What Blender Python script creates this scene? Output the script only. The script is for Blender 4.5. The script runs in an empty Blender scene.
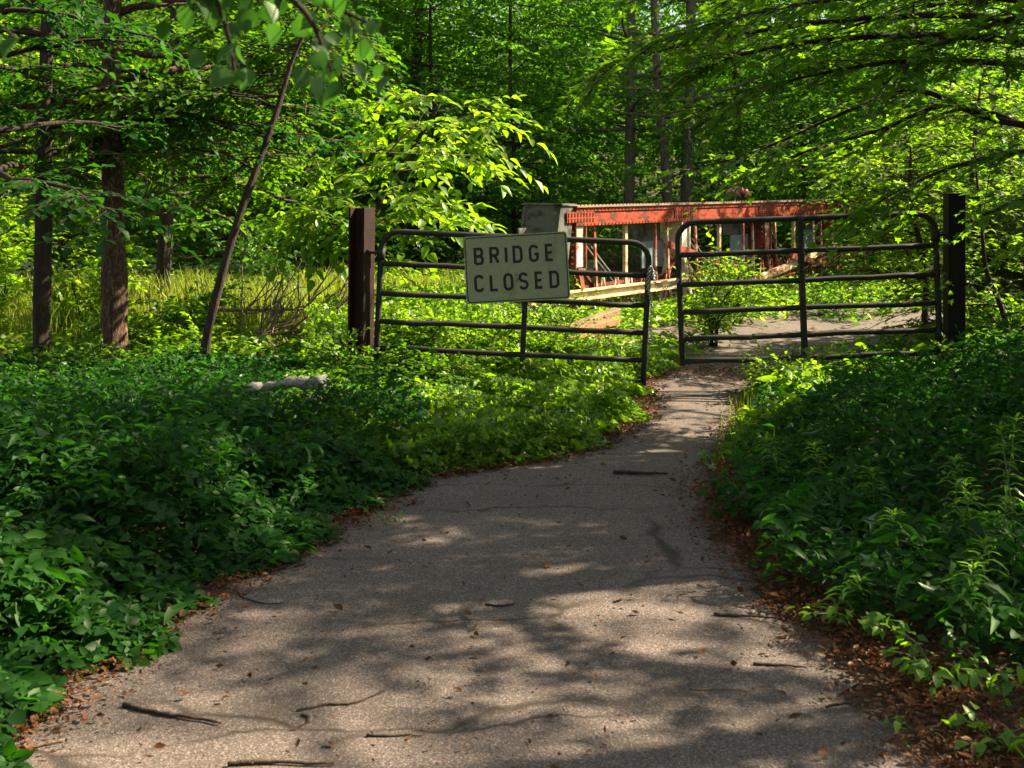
import bpy, math, random
import numpy as np
from mathutils import Vector

# ------------------------------------------------------------------ camera, sky, sun, exposure
SC = bpy.context.scene
COL = SC.collection
FPX, CH, HY = 1250.0, 1.85, 184.0            # focal length in px, eye height, horizon row
cd = bpy.data.cameras.new('camera'); cam = bpy.data.objects.new('camera', cd); COL.objects.link(cam)
cd.sensor_width = 36.0; cd.lens = FPX / 1024 * 36.0
cd.shift_y = -(384 - HY) / 1024.0
cd.clip_start = 0.05; cd.clip_end = 1000
cam.location = (0, 0, CH); cam.rotation_euler = (math.radians(90), 0, 0)
cd.dof.use_dof = True; cd.dof.focus_distance = 11.0; cd.dof.aperture_fstop = 6.3
SC.camera = cam

SUN_AZ, SUN_EL = math.radians(72), math.radians(39)
SUN = Vector((math.sin(SUN_AZ) * math.cos(SUN_EL), math.cos(SUN_AZ) * math.cos(SUN_EL), math.sin(SUN_EL)))
W = bpy.data.worlds.new('World'); SC.world = W; W.use_nodes = True
nt = W.node_tree; nt.nodes.clear()
sky = nt.nodes.new('ShaderNodeTexSky'); sky.sky_type = 'NISHITA'; sky.sun_disc = False
sky.sun_elevation = SUN_EL; sky.sun_rotation = SUN_AZ
bg = nt.nodes.new('ShaderNodeBackground'); bg.inputs[1].default_value = 0.05
wo = nt.nodes.new('ShaderNodeOutputWorld')
hz = nt.nodes.new('ShaderNodeHueSaturation'); hz.inputs['Saturation'].default_value = .25
nt.links.new(sky.outputs[0], hz.inputs['Color']); nt.links.new(hz.outputs[0], bg.inputs[0]); nt.links.new(bg.outputs[0], wo.inputs[0])
sl = bpy.data.lights.new('sun', 'SUN'); sl.energy = 5.0; sl.angle = math.radians(0.55); sl.color = (1.0, 0.84, 0.58)
so = bpy.data.objects.new('sun', sl); COL.objects.link(so)
so.rotation_euler = SUN.to_track_quat('Z', 'Y').to_euler(); so.location = SUN * 40
SC.view_settings.view_transform = 'Standard'; SC.view_settings.look = 'None'
SC.view_settings.gamma = 1.0; SC.view_settings.use_curve_mapping = False
SC.view_settings.exposure = 2.15
SC.render.engine = 'CYCLES'
cy = SC.cycles
cy.max_bounces = 6; cy.diffuse_bounces = 3; cy.glossy_bounces = 2; cy.transmission_bounces = 4; cy.transparent_max_bounces = 8
cy.use_denoising = True; cy.caustics_reflective = False; cy.caustics_refractive = False
cy.sample_clamp_indirect = 6.0

# ------------------------------------------------------------------ helpers
UP = np.array((0.0, 0.0, 1.0))
def px(x, y, Y):                              # a point of the picture at depth Y
    return np.array(((x - 512) / FPX * Y, Y, CH - (y - HY) / FPX * Y))
def tag(o, label=None, cat=None, group=None, kind=None):
    if label: o['label'] = label
    if cat: o['category'] = cat
    if group: o['group'] = group
    if kind: o['kind'] = kind
    return o
def empty(name, loc=(0, 0, 0), rot=(0, 0, 0), **k):
    o = bpy.data.objects.new(name, None); COL.objects.link(o)
    o.location = loc; o.rotation_euler = rot; o.empty_display_size = 0.1
    return tag(o, **k)
def link(name, me, mat, parent=None):
    o = bpy.data.objects.new(name, me); COL.objects.link(o)
    for m in (mat if isinstance(mat, (list, tuple)) else [mat]): me.materials.append(m)
    if parent: o.parent = parent
    return o
def nrm(a): return a / np.maximum(np.linalg.norm(a, axis=-1, keepdims=True), 1e-9)

class MB:
    def __init__(s): s.v = []; s.f = []; s.n = 0; s.sm = []; s.mi = []
    def add(s, V, F, smooth=False, mi=0):
        V = np.asarray(V, float).reshape(-1, 3)
        s.v.append(V)
        for f in F: s.f.append([i + s.n for i in f]); s.sm.append(smooth); s.mi.append(mi)
        s.n += len(V)
    def hexa(s, c8, mi=0):                     # 8 corners: bottom ring then top ring
        s.add(c8, [(3, 2, 1, 0), (4, 5, 6, 7), (0, 1, 5, 4), (1, 2, 6, 5), (2, 3, 7, 6), (3, 0, 4, 7)], mi=mi)
    def box(s, lo, hi, mi=0):
        (a, b, c), (d, e, f) = lo, hi
        s.hexa([(a, b, c), (d, b, c), (d, e, c), (a, e, c), (a, b, f), (d, b, f), (d, e, f), (a, e, f)], mi)
    def beam(s, p0, p1, w, h, side=None, mi=0, w1=None, h1=None):
        p0 = np.array(p0, float); p1 = np.array(p1, float); d = nrm(p1 - p0)
        sd = nrm(np.cross(d, UP if side is None else np.array(side, float))) if side is None else nrm(np.array(side, float))
        u = nrm(np.cross(sd, d)); w1 = w1 or w; h1 = h1 or h
        r = lambda p, a, b: [p - sd * a / 2 - u * b / 2, p + sd * a / 2 - u * b / 2, p + sd * a / 2 + u * b / 2, p - sd * a / 2 + u * b / 2]
        s.hexa(r(p0, w, h) + r(p1, w1, h1), mi)
    def tube(s, P, R, n=8, cap=True, bump=None, mi=0):
        P = np.asarray(P, float); R = np.broadcast_to(np.asarray(R, float), (len(P),))
        T = np.gradient(P, axis=0); T = nrm(T)
        ref = np.array((1.0, 0, 0)) if abs(T[0, 0]) < 0.8 else np.array((0, 1.0, 0))
        a = nrm(np.cross(T[0], ref)); V = []
        th = np.arange(n) * 2 * math.pi / n
        for i in range(len(P)):
            a = nrm(a - T[i] * a.dot(T[i])); b = np.cross(T[i], a)
            rr = R[i] * (1 if bump is None else bump[i])
            rr = np.broadcast_to(rr, (n,))[:, None]
            V.append(P[i] + rr * (np.cos(th)[:, None] * a + np.sin(th)[:, None] * b))
        F = [(i * n + j, i * n + (j + 1) % n, (i + 1) * n + (j + 1) % n, (i + 1) * n + j) for i in range(len(P) - 1) for j in range(n)]
        if cap: F += [tuple(range(n))[::-1], tuple((len(P) - 1) * n + j for j in range(n))]
        s.add(np.concatenate(V), F, smooth=True, mi=mi)
    def build(s, name, mat, parent=None, bevel=0):
        me = bpy.data.meshes.new(name)
        me.from_pydata(np.concatenate(s.v).tolist(), [], s.f)
        me.polygons.foreach_set('use_smooth', np.array(s.sm, bool))
        me.polygons.foreach_set('material_index', np.array(s.mi, np.int32))
        o = link(name, me, mat, parent)
        if bevel:
            b = o.modifiers.new('bevel', 'BEVEL'); b.width = bevel; b.segments = 2; b.limit_method = 'ANGLE'
        return o

def catmull(P, k=6):
    P = np.asarray(P, float); Q = np.vstack([2 * P[0] - P[1], P, 2 * P[-1] - P[-2]]); out = []
    for i in range(1, len(Q) - 2):
        for t in np.arange(k) / k:
            out.append(0.5 * (2 * Q[i] + (Q[i + 1] - Q[i - 1]) * t + (2 * Q[i - 1] - 5 * Q[i] + 4 * Q[i + 1] - Q[i + 2]) * t * t + (3 * Q[i] - Q[i - 1] - 3 * Q[i + 1] + Q[i + 2]) * t ** 3))
    out.append(P[-1]); return np.array(out)

# ------------------------------------------------------------------ leaves
def T_dia(): return np.array([(0, 0, 0), (.3, .45, .07), (0, 1, -.06), (-.3, .45, .07)], float), [(0, 1, 2), (0, 2, 3)]
def T_ovate(w=.33, fold=.10, tipz=-.16):
    V = [(0, 0, 0), (0, .5, 0), (0, 1, tipz)]
    for s in (1, -1):
        V += [(s * w * .62, .16, fold * .7), (s * w, .42, fold), (s * w * .62, .74, fold * .3 + tipz * .35)]
    F = [(0, 3, 4, 1), (1, 4, 5, 2), (0, 1, 7, 6), (1, 2, 8, 7)]
    return np.array(V, float), F
def T_round():
    V = [(0, 0, 0), (0, .5, 0), (0, 1.06, -.16)]
    for s in (1, -1):
        V += [(s * .22, -.04, .04), (s * .45, .16, .13), (s * .5, .40, .15), (s * .35, .68, .09), (s * .11, .88, -.02)]
    F = [(0, 3, 4, 1), (1, 4, 5), (1, 5, 6), (1, 6, 7, 2), (0, 1, 9, 8), (1, 10, 9), (1, 11, 10), (1, 2, 12, 11)]
    return np.array(V, float), F
def T_tri(w=.3):                              # three leaflets on one stalk
    V0, F0 = T_ovate(w, .08, -.14); V, F = [], []
    for k, (a, s, o) in enumerate(((0, .72, .28), (68, .62, .2), (-68, .62, .2))):
        c, sn = math.cos(math.radians(a)), math.sin(math.radians(a))
        P = V0 * s; Q = np.stack([P[:, 0] * c + P[:, 1] * sn, -P[:, 0] * sn + P[:, 1] * c + o, P[:, 2]], 1)
        V.append(Q); F += [tuple(i + k * len(V0) for i in f) for f in F0]
    return np.concatenate(V), F
def T_maple():
    ang = [0, 26, 48, 70, 100, 128, 180]; rad = [1, .5, .84, .42, .6, .33, .1]
    V = [(0, .3, 0)]
    for a, r in zip(ang, rad): V.append((math.sin(math.radians(a)) * r * .62, .3 + math.cos(math.radians(a)) * r * .7, .09 * (r if a else -1)))
    for a, r in list(zip(ang, rad))[-2:0:-1]: V.append((-math.sin(math.radians(a)) * r * .62, .3 + math.cos(math.radians(a)) * r * .7, .09 * r))
    n = len(V) - 1
    F = [(0, 1 + (i + 1) % n, 1 + i) for i in range(n)]
    return np.array(V, float), F
def T_blade():
    V = [(-.5, 0, 0), (.5, 0, 0), (-.42, .4, -.02), (.42, .4, -.02), (-.28, .72, -.14), (.28, .72, -.14), (0, .95, -.42)]
    return np.array(V, float), [(0, 1, 3, 2), (2, 3, 5, 4), (4, 5, 6)]

def leaf_mesh(name, batches, mat, parent=None, rng=None, smooth=True):
    """batches: (template, P, D, N, size, widthscale)"""
    Vs, Ls, Ps, Rs, off = [], [], [], [], 0
    rng = rng or np.random.default_rng(1)
    for (TV, TF), P, D, N, S, wsc in batches:
        n = len(P)
        if not n: continue
        D = nrm(D); X = nrm(np.cross(D, N)); N2 = np.cross(X, D)
        S = np.broadcast_to(S, (n,)); wsc = np.broadcast_to(wsc, (n,))
        V = P[:, None, :] + S[:, None, None] * (TV[None, :, 0, None] * wsc[:, None, None] * X[:, None, :] + TV[None, :, 1, None] * D[:, None, :] + TV[None, :, 2, None] * N2[:, None, :])
        k = len(TV); Vs.append(V.reshape(-1, 3))
        loops = np.concatenate([np.array(f) for f in TF]); tot = np.array([len(f) for f in TF])
        Ls.append((loops[None, :] + (np.arange(n) * k)[:, None] + off).reshape(-1)); Ps.append(np.tile(tot, n))
        Rs.append(np.repeat(rng.random(n), len(TF))); off += n * k
    V = np.concatenate(Vs); L = np.concatenate(Ls); C = np.concatenate(Ps); R = np.concatenate(Rs)
    me = bpy.data.meshes.new(name)
    me.vertices.add(len(V)); me.vertices.foreach_set('co', V.astype(np.float32).ravel())
    me.loops.add(len(L)); me.loops.foreach_set('vertex_index', L.astype(np.int32))
    me.polygons.add(len(C)); st = np.concatenate([[0], np.cumsum(C)[:-1]]).astype(np.int32)
    me.polygons.foreach_set('loop_start', st); me.polygons.foreach_set('loop_total', C.astype(np.int32))
    me.update(calc_edges=True)
    me.polygons.foreach_set('use_smooth', np.full(len(C), smooth))
    at = me.attributes.new('rnd', 'FLOAT', 'FACE'); at.data.foreach_set('value', R.astype(np.float32))
    return link(name, me, mat, parent)

def twig_leaves(P0, D, L, m, size, rng, droop=.25, flat=.35, hang=.25, t0=.12):
    """m leaves set alternately along each twig"""
    n = len(P0); D = nrm(D)
    t = np.linspace(t0, 1, m)[None, :] + rng.normal(0, .03, (n, m))
    side = nrm(np.cross(D, UP) + 1e-6)
    up = np.cross(side, D)
    P = P0[:, None] + D[:, None] * (L[:, None] * t)[..., None]
    P[..., 2] -= droop * L[:, None] * t ** 2
    sg = np.where(np.arange(m) % 2, 1, -1)[None, :, None]
    ang = np.clip(rng.normal(.95, .3, (n, m)), 0.1, 1.6) * (1 - .6 * np.clip(t, 0, 1) ** 3)
    d = D[:, None] * np.cos(ang)[..., None] + side[:, None] * sg * np.sin(ang)[..., None]
    d = d + rng.normal(0, .22, (n, m, 3)); d[..., 2] -= hang
    N = up[:, None] + UP * .6 + rng.normal(0, flat, (n, m, 3))
    s = size * rng.uniform(.6, 1.2, (n, m))
    return P.reshape(-1, 3), d.reshape(-1, 3), N.reshape(-1, 3), s.reshape(-1)

# ------------------------------------------------------------------ materials
def mat(name):
    m = bpy.data.materials.new(name); m.use_nodes = True; t = m.node_tree; t.nodes.clear()
    return m, t, lambda k, **kw: _node(t, k, **kw), lambda a, b: t.links.new(a, b)
def _node(t, k, **kw):
    n = t.nodes.new(k)
    for a, v in kw.items():
        if a.startswith('i'): n.inputs[int(a[1:])].default_value = v
        else: setattr(n, a, v)
    return n
def ramp(N, stops, interp='LINEAR'):
    r = N('ShaderNodeValToRGB'); r.color_ramp.interpolation = interp; e = r.color_ramp.elements
    while len(e) < len(stops): e.new(0.5)
    for k, (p, c) in zip(e, stops): k.position = p; k.color = (*c, 1) if len(c) == 3 else c
    return r
def leaf_mat(name, dark, light, trans, tw=.45, gloss=.06, dead=0.0, rough=.42):
    m, t, N, K = mat(name)
    a = N('ShaderNodeAttribute', attribute_name='rnd')
    stops = [(0, dark), (.75, light)]
    tst = [(0, tuple(c * .7 for c in trans)), (1, trans)]
    if dead: stops.append((1, tuple(l * .6 + d * .6 for l, d in zip(light, (.22, .16, .02)))))
    r = ramp(N, stops); r2 = ramp(N, tst)
    K(a.outputs['Fac'], r.inputs[0]); K(a.outputs['Fac'], r2.inputs[0])
    df = N('ShaderNodeBsdfDiffuse'); tr = N('ShaderNodeBsdfTranslucent'); mx = N('ShaderNodeMixShader', i0=tw)
    gl = N('ShaderNodeBsdfGlossy'); gl.inputs['Roughness'].default_value = rough; gl.inputs[0].default_value = (.9, 1, .85, 1)
    m2 = N('ShaderNodeMixShader'); out = N('ShaderNodeOutputMaterial')
    fr = N('ShaderNodeLayerWeight', i0=.25); mul = N('ShaderNodeMath', operation='MULTIPLY_ADD', i1=.10, i2=gloss * .3)
    K(fr.outputs['Fresnel'], mul.inputs[0]); K(mul.outputs[0], m2.inputs[0])
    K(r.outputs[0], df.inputs[0]); K(r2.outputs[0], tr.inputs[0])
    K(df.outputs[0], mx.inputs[1]); K(tr.outputs[0], mx.inputs[2]); K(mx.outputs[0], m2.inputs[1]); K(gl.outputs[0], m2.inputs[2])
    K(m2.outputs[0], out.inputs[0]); return m
def surf(name, build):
    m, t, N, K = mat(name); b = N('ShaderNodeBsdfPrincipled'); o = N('ShaderNodeOutputMaterial'); K(b.outputs[0], o.inputs[0])
    tc = N('ShaderNodeTexCoord'); build(N, K, b, tc.outputs['Object']); return m
def noise(N, K, co, scale, detail=4, rough=.6, sc=None):
    n = N('ShaderNodeTexNoise'); n.inputs['Scale'].default_value = scale; n.inputs['Detail'].default_value = detail; n.inputs['Roughness'].default_value = rough
    if sc:
        mp = N('ShaderNodeMapping'); mp.inputs['Scale'].default_value = sc; K(co, mp.inputs[0]); K(mp.outputs[0], n.inputs[0])
    else: K(co, n.inputs[0])
    return n
def mixc(N, K, f, a, b):
    x = N('ShaderNodeMix', data_type='RGBA'); K(f, x.inputs[0])
    for s, i in ((a, 6), (b, 7)):
        if isinstance(s, tuple): x.inputs[i].default_value = (*s, 1)
        else: K(s, x.inputs[i])
    return x.outputs[2]
def bump(N, K, b, h, s, d=.01):
    u = N('ShaderNodeBump'); u.inputs['Strength'].default_value = s; u.inputs['Distance'].default_value = d
    K(h, u.inputs['Height']); K(u.outputs[0], b.inputs['Normal'])

def b_asphalt(N, K, b, co):
    v = N('ShaderNodeTexVoronoi'); v.inputs['Scale'].default_value = 210; K(co, v.inputs[0])
    sp = ramp(N, [(0, (.056, .044, .041)), (.45, (.106, .083, .076)), (.8, (.150, .119, .108)), (1, (.30, .245, .222))]); 
    sep = N('ShaderNodeSeparateColor'); K(v.outputs['Color'], sep.inputs[0]); K(sep.outputs[0], sp.inputs[0])
    big = noise(N, K, co, 1.3, 5); f = ramp(N, [(.35, (0, 0, 0)), (.7, (1, 1, 1))]); K(big.outputs[0], f.inputs[0])
    hs = N('ShaderNodeHueSaturation'); hs.inputs['Value'].default_value = .74; K(sp.outputs[0], hs.inputs['Color'])
    c = mixc(N, K, f.outputs[0], sp.outputs[0], hs.outputs[0])
    # worn, leaf-stained blotches
    st = noise(N, K, co, 4.5, 6, .7); f2 = ramp(N, [(.58, (0, 0, 0)), (.72, (.7, .7, .7))]); K(st.outputs[0], f2.inputs[0])
    c = mixc(N, K, f2.outputs[0], c, (.085, .055, .038))
    wv = noise(N, K, co, 2.5, 3); va = N('ShaderNodeVectorMath', operation='MULTIPLY_ADD'); va.inputs[1].default_value = (.35, .35, 0); K(wv.outputs['Color'], va.inputs[0]); K(co, va.inputs[2])
    mp = N('ShaderNodeMapping'); mp.inputs['Scale'].default_value = (.42, 1.1, 0); K(va.outputs[0], mp.inputs[0])
    cr = N('ShaderNodeTexVoronoi', feature='DISTANCE_TO_EDGE'); cr.inputs['Scale'].default_value = 1.0; K(mp.outputs[0], cr.inputs[0])
    fc = ramp(N, [(.004, (.8, .8, .8)), (.018, (0, 0, 0))]); K(cr.outputs[0], fc.inputs[0]); gate_ = noise(N, K, co, .9, 2); fg = ramp(N, [(.44, (0, 0, 0)), (.56, (1, 1, 1))]); K(gate_.outputs[0], fg.inputs[0])
    mm = N('ShaderNodeMath', operation='MULTIPLY'); K(fc.outputs[0], mm.inputs[0]); K(fg.outputs[0], mm.inputs[1]); c = mixc(N, K, mm.outputs[0], c, (.022, .016, .012))
    K(c, b.inputs['Base Color']); b.inputs['Roughness'].default_value = .88; b.inputs['Specular IOR Level'].default_value = .3
    n2 = noise(N, K, co, 160, 2); bump(N, K, b, n2.outputs[0], .7, .006)
def b_soil(N, K, b, co):
    n = noise(N, K, co, 5, 8, .7); r = ramp(N, [(.3, (.018, .012, .008)), (.6, (.06, .036, .022)), (.8, (.11, .06, .035))]); K(n.outputs[0], r.inputs[0])
    K(r.outputs[0], b.inputs['Base Color']); b.inputs['Roughness'].default_value = .95
    n2 = noise(N, K, co, 40, 4); bump(N, K, b, n2.outputs[0], .8, .03)
def b_bark(c0, c1, c2, sc=(9, 9, 2.2)):
    def f(N, K, b, co):
        n = noise(N, K, co, 3.2, 8, .7, sc); r = ramp(N, [(.32, c0), (.52, c1), (.72, c2)]); K(n.outputs[0], r.inputs[0])
        K(r.outputs[0], b.inputs['Base Color']); b.inputs['Roughness'].default_value = .9
        bump(N, K, b, n.outputs[0], 1.0, .03)
    return f
def b_paint(paint, rust, primer, amt=.5, sc=5.0, stretch=(1, 1, 1)):
    def f(N, K, b, co):
        n = noise(N, K, co, sc, 8, .72, stretch); r = ramp(N, [(amt - .04, (0, 0, 0)), (amt + .06, (1, 1, 1))]); K(n.outputs[0], r.inputs[0])
        n3 = noise(N, K, co, sc * .7, 6, .7, (1.7, 1, 1)); r3 = ramp(N, [(.63, (0, 0, 0)), (.67, (1, 1, 1))]); K(n3.outputs[0], r3.inputs[0])
        n4 = noise(N, K, co, 22, 4, .6); tint = mixc(N, K, n4.outputs[0], tuple(c * .72 for c in paint), tuple(min(1, c * 1.18) for c in paint))
        c = mixc(N, K, r.outputs[0], tint, rust); c = mixc(N, K, r3.outputs[0], c, primer)
        K(c, b.inputs['Base Color']); b.inputs['Roughness'].default_value = .68; b.inputs['Specular IOR Level'].default_value = .22
        bump(N, K, b, n.outputs[0], .35, .008)
    return f
def b_plain(c, rough=.6, metal=0.0, var=.35, sc=14):
    def f(N, K, b, co):
        n = noise(N, K, co, sc, 6, .65); K(mixc(N, K, n.outputs[0], tuple(x * (1 - var) for x in c), tuple(min(1, x * (1 + var)) for x in c)), b.inputs['Base Color'])
        b.inputs['Roughness'].default_value = rough; b.inputs['Metallic'].default_value = metal
        bump(N, K, b, n.outputs[0], .15, .004)
    return f
M = {}
M['asphalt'] = surf('worn_asphalt', b_asphalt)
M['soil'] = surf('forest_soil', b_soil)
M['deck'] = surf('deck_asphalt', b_asphalt)
M['gravel'] = surf('pale_gravel', b_plain((.42, .40, .40), .9, 0, .25, 30))
M['bark_dark'] = surf('dark_bark', b_bark((.010, .006, .004), (.030, .018, .012), (.085, .048, .027)))
M['bark_red'] = surf('flaky_red_bark', b_bark((.012, .007, .005), (.085, .040, .024), (.36, .23, .15), (15, 15, 5)))
M['bark_grey'] = surf('grey_bark', b_bark((.07, .058, .054), (.16, .13, .12), (.26, .22, .20)))
M['dead'] = surf('dead_wood', b_bark((.08, .055, .04), (.22, .155, .11), (.36, .28, .21), (14, 14, 3)))
M['greywood'] = surf('weathered_grey_wood', b_bark((.16, .155, .15), (.36, .35, .34), (.52, .50, .48), (3, 16, 16)))
M['red'] = surf('red_bridge_paint', b_paint((.33, .040, .012), (.075, .025, .013), (.38, .20, .07), .515, 6.5, (.55, 1, 1.5)))
M['white'] = surf('flaking_white_paint', b_paint((.62, .58, .46), (.30, .09, .045), (.40, .30, .16), .56, 5))
M['flaky'] = surf('flaking_white_over_red', b_paint((.50, .44, .36), (.27, .055, .03), (.12, .05, .03), .47, 6))
M['plate'] = surf('dusty_cover_plate', b_plain((.22, .15, .10), .9, 0, .45, 12))
M['darkrust'] = surf('dark_rust', b_plain((.10, .035, .016), .85, 0, .5, 20))
M['rusty'] = surf('rusted_steel', b_paint((.26, .05, .03), (.08, .03, .018), (.46, .36, .27), .5, 4))
M['greysteel'] = surf('mossy_grey_steel', b_paint((.12, .12, .11), (.035, .035, .028), (.20, .20, .18), .55, 4))
M['bluesteel'] = surf('blue_grey_steel', b_paint((.17, .23, .26), (.12, .06, .04), (.3, .3, .28), .6, 4))
M['rail'] = surf('cream_rail_paint', b_paint((.58, .47, .29), (.30, .14, .07), (.40, .16, .07), .55, 6))
M['oldplank'] = surf('weathered_plank', b_paint((.27, .19, .11), (.10, .06, .035), (.33, .28, .2), .52, 7, (1, 6, 6)))
M['plank'] = surf('orange_plank', b_plain((.27, .115, .045), .85, 0, .6, 9))
M['gate'] = surf('dark_gate_tube', b_paint((.026, .026, .022), (.06, .028, .016), (.075, .07, .06), .6, 9))
M['post'] = surf('rusty_post', b_paint((.026, .008, .006), (.008, .005, .004), (.07, .02, .014), .52, 6, (1, 1, .4)))
M['darkpost'] = surf('dark_post', b_paint((.010, .006, .005), (.006, .004, .004), (.02, .012, .01), .52, 6, (1, 1, .4)))
M['sign'] = surf('dirty_sign_sheet', b_paint((.29, .305, .20), (.225, .215, .13), (.24, .17, .09), .60, 5, (1, 1, .45)))
M['signback'] = surf('sign_edge', b_plain((.35, .35, .32), .5, .3))
M['black'] = surf('sign_black', b_plain((.008, .008, .007), .7))
M['chain'] = surf('galvanised_chain', b_plain((.42, .42, .41), .4, .7))
M['pink'] = surf('pink_cloth', b_plain((.75, .16, .26), .7))
def green(name, k=1.0, y=1.0, **kw):
    return leaf_mat(name, (.015 * k * y, .060 * k, .005 * k), (.040 * k * y, .125 * k, .007 * k), (.17 * k * y, .50 * k, .006 * k), **kw)
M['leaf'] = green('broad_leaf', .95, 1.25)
M['leaf_shaded'] = leaf_mat('shaded_leaf', (.006, .034, .006), (.019, .078, .007), (.06, .27, .006), tw=.40, gloss=.03, rough=.5)  # dark green: shade of the banks and left crowns put into its colour
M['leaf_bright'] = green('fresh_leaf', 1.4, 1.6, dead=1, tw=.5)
M['leaf_maple'] = green('maple_leaf', 1.12, 1.4, tw=.5)
M['leaf_forest'] = leaf_mat('forest_leaf', (.009, .054, .012), (.046, .120, .011), (.20, .52, .012), tw=.5)
M['leaf_weed'] = green('weed_leaf', 1.6, 1.4, gloss=.08)
M['leaf_poplar'] = leaf_mat('poplar_leaf', (.018, .065, .012), (.040, .110, .022), (.10, .32, .02), tw=.42, gloss=.06)
M['grass'] = leaf_mat('grass_blade', (.05, .11, .012), (.12, .20, .02), (.26, .42, .02), tw=.4)
M['meadow'] = leaf_mat('meadow_grass', (.10, .15, .015), (.25, .26, .04), (.38, .50, .03), tw=.4)
M['litter'] = leaf_mat('dead_leaf', (.030, .015, .009), (.15, .062, .028), (.20, .06, .018), tw=.2, gloss=.03)
M['stem'] = surf('green_stem', b_plain((.07, .12, .03), .6))
M['twig'] = surf('brown_twig', b_bark((.03, .018, .012), (.085, .048, .03), (.17, .10, .06), (20, 20, 4)))
M['paletwig'] = surf('pale_twig', b_bark((.12, .08, .05), (.25, .17, .10), (.38, .28, .18), (20, 20, 4)))

# ------------------------------------------------------------------ terrain
EL = np.array([(-2.0, -1.9), (2, -1.8), (4.05, -1.66), (4.57, -1.56), (5.24, -1.43), (5.77, -1.24), (6.32, -1.05), (7.09, -.77), (7.68, -.62), (7.95, -.2), (8.3, .30), (8.69, .60), (9.6, .97), (10.7, 1.16), (11.5, 1.2), (13, 1.9), (15, 2.9), (17, 4.2)])
ER = np.array([(-2.0, 1.5), (2, 1.4), (3.96, 1.30), (4.57, 1.27), (5.07, 1.18), (5.56, 1.15), (6.15, 1.1), (6.88, 1.1), (7.43, 1.14), (8.23, 1.36), (9.8, 1.80), (10.96, 2.06), (13, 3.5), (15, 5.6), (17, 7.5)])
eL = lambda y: np.interp(y, EL[:, 0], EL[:, 1]); eR = lambda y: np.interp(y, ER[:, 0], ER[:, 1])
sm = lambda t: np.clip(t, 0, 1) ** 2 * (3 - 2 * np.clip(t, 0, 1))
BX, BY, BA = 0.72, 17.0, math.atan2(.804, .595)
def along(x, y): return (x - BX) * .595 + (y - BY) * .804
def ground(x, y):
    x = np.asarray(x, float); y = np.asarray(y, float)
    d = np.maximum(eL(y) - x, x - eR(y))
    z = .04 * sm((d - .3) / 2.5) + .03 * np.sin(x * 1.7 + y * .6) * sm((d - .2) / 1.5) + .05 * np.sin(y * 1.1 - x * .8) * sm((d - .2) / 1.5)
    z = np.where(d > 0, z, 0)
    a = along(x, y); p = (x - BX) * .804 - (y - BY) * .595
    z = z - 1.0 * sm((a - 1.8) / 2) * sm((14 - a) / 2) * sm((p + 4) / 3)
    z = z + 13 * sm((y - 44) / 60) + 7 * sm((-x - 26) / 40) * sm((y - 5) / 20) 
    return z
def sheet(name, xs, ys, zf, m, kind='structure'):
    X, Y = np.meshgrid(xs, ys); Z = zf(X, Y); nx, ny = len(xs), len(ys)
    V = np.stack([X, Y, Z], -1).reshape(-1, 3)
    F = [(j * nx + i, j * nx + i + 1, (j + 1) * nx + i + 1, (j + 1) * nx + i) for j in range(ny - 1) for i in range(nx - 1)]
    b = MB(); b.add(V, F, smooth=True); o = b.build(name, m); o['kind'] = kind; return o
gx = np.concatenate([np.linspace(-300, -30, 10), np.linspace(-27, -8, 16), np.linspace(-7, 9, 81), np.linspace(10, 30, 16), np.linspace(40, 300, 10)])
gy = np.concatenate([np.linspace(-300, -20, 10), np.linspace(-15, 1, 12), np.linspace(2, 20, 91), np.linspace(21, 60, 27), np.linspace(70, 300, 12)])
sheet('ground', gx, gy, lambda x, y: ground(x, y) - .012, M['soil'])
# the asphalt path, its torn edge reaching a little under the leaves
ys = np.linspace(-6, 15.2, 160); rgp = np.random.default_rng(7)
b = MB(); V = []; nacross = 14
for j, y in enumerate(ys):
    l = eL(y) - .22 + .05 * math.sin(y * 7.1) + .04 * math.sin(y * 17) + rgp.normal(0, .02); r = eR(y) + .03 + .05 * math.sin(y * 6.3 + 1) + .05 * math.sin(y * 15) + .03 * math.sin(y * 41) + rgp.normal(0, .03)
    for i in range(nacross):
        x = l + (r - l) * i / (nacross - 1); V.append((x, y, .012 + .012 * math.sin(math.pi * i / (nacross - 1)) - (.02 if i in (0, nacross - 1) else 0)))
b.add(V, [(j * nacross + i, j * nacross + i + 1, (j + 1) * nacross + i + 1, (j + 1) * nacross + i) for j in range(len(ys) - 1) for i in range(nacross - 1)], True)
b.build('path', M['asphalt'])['kind'] = 'structure'
# pale gravel lane far behind the meadow
sheet('road', np.linspace(-16, 2, 40), np.linspace(25, 29.5, 8), lambda x, y: ground(x, y) + .03, M['gravel'])

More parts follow.
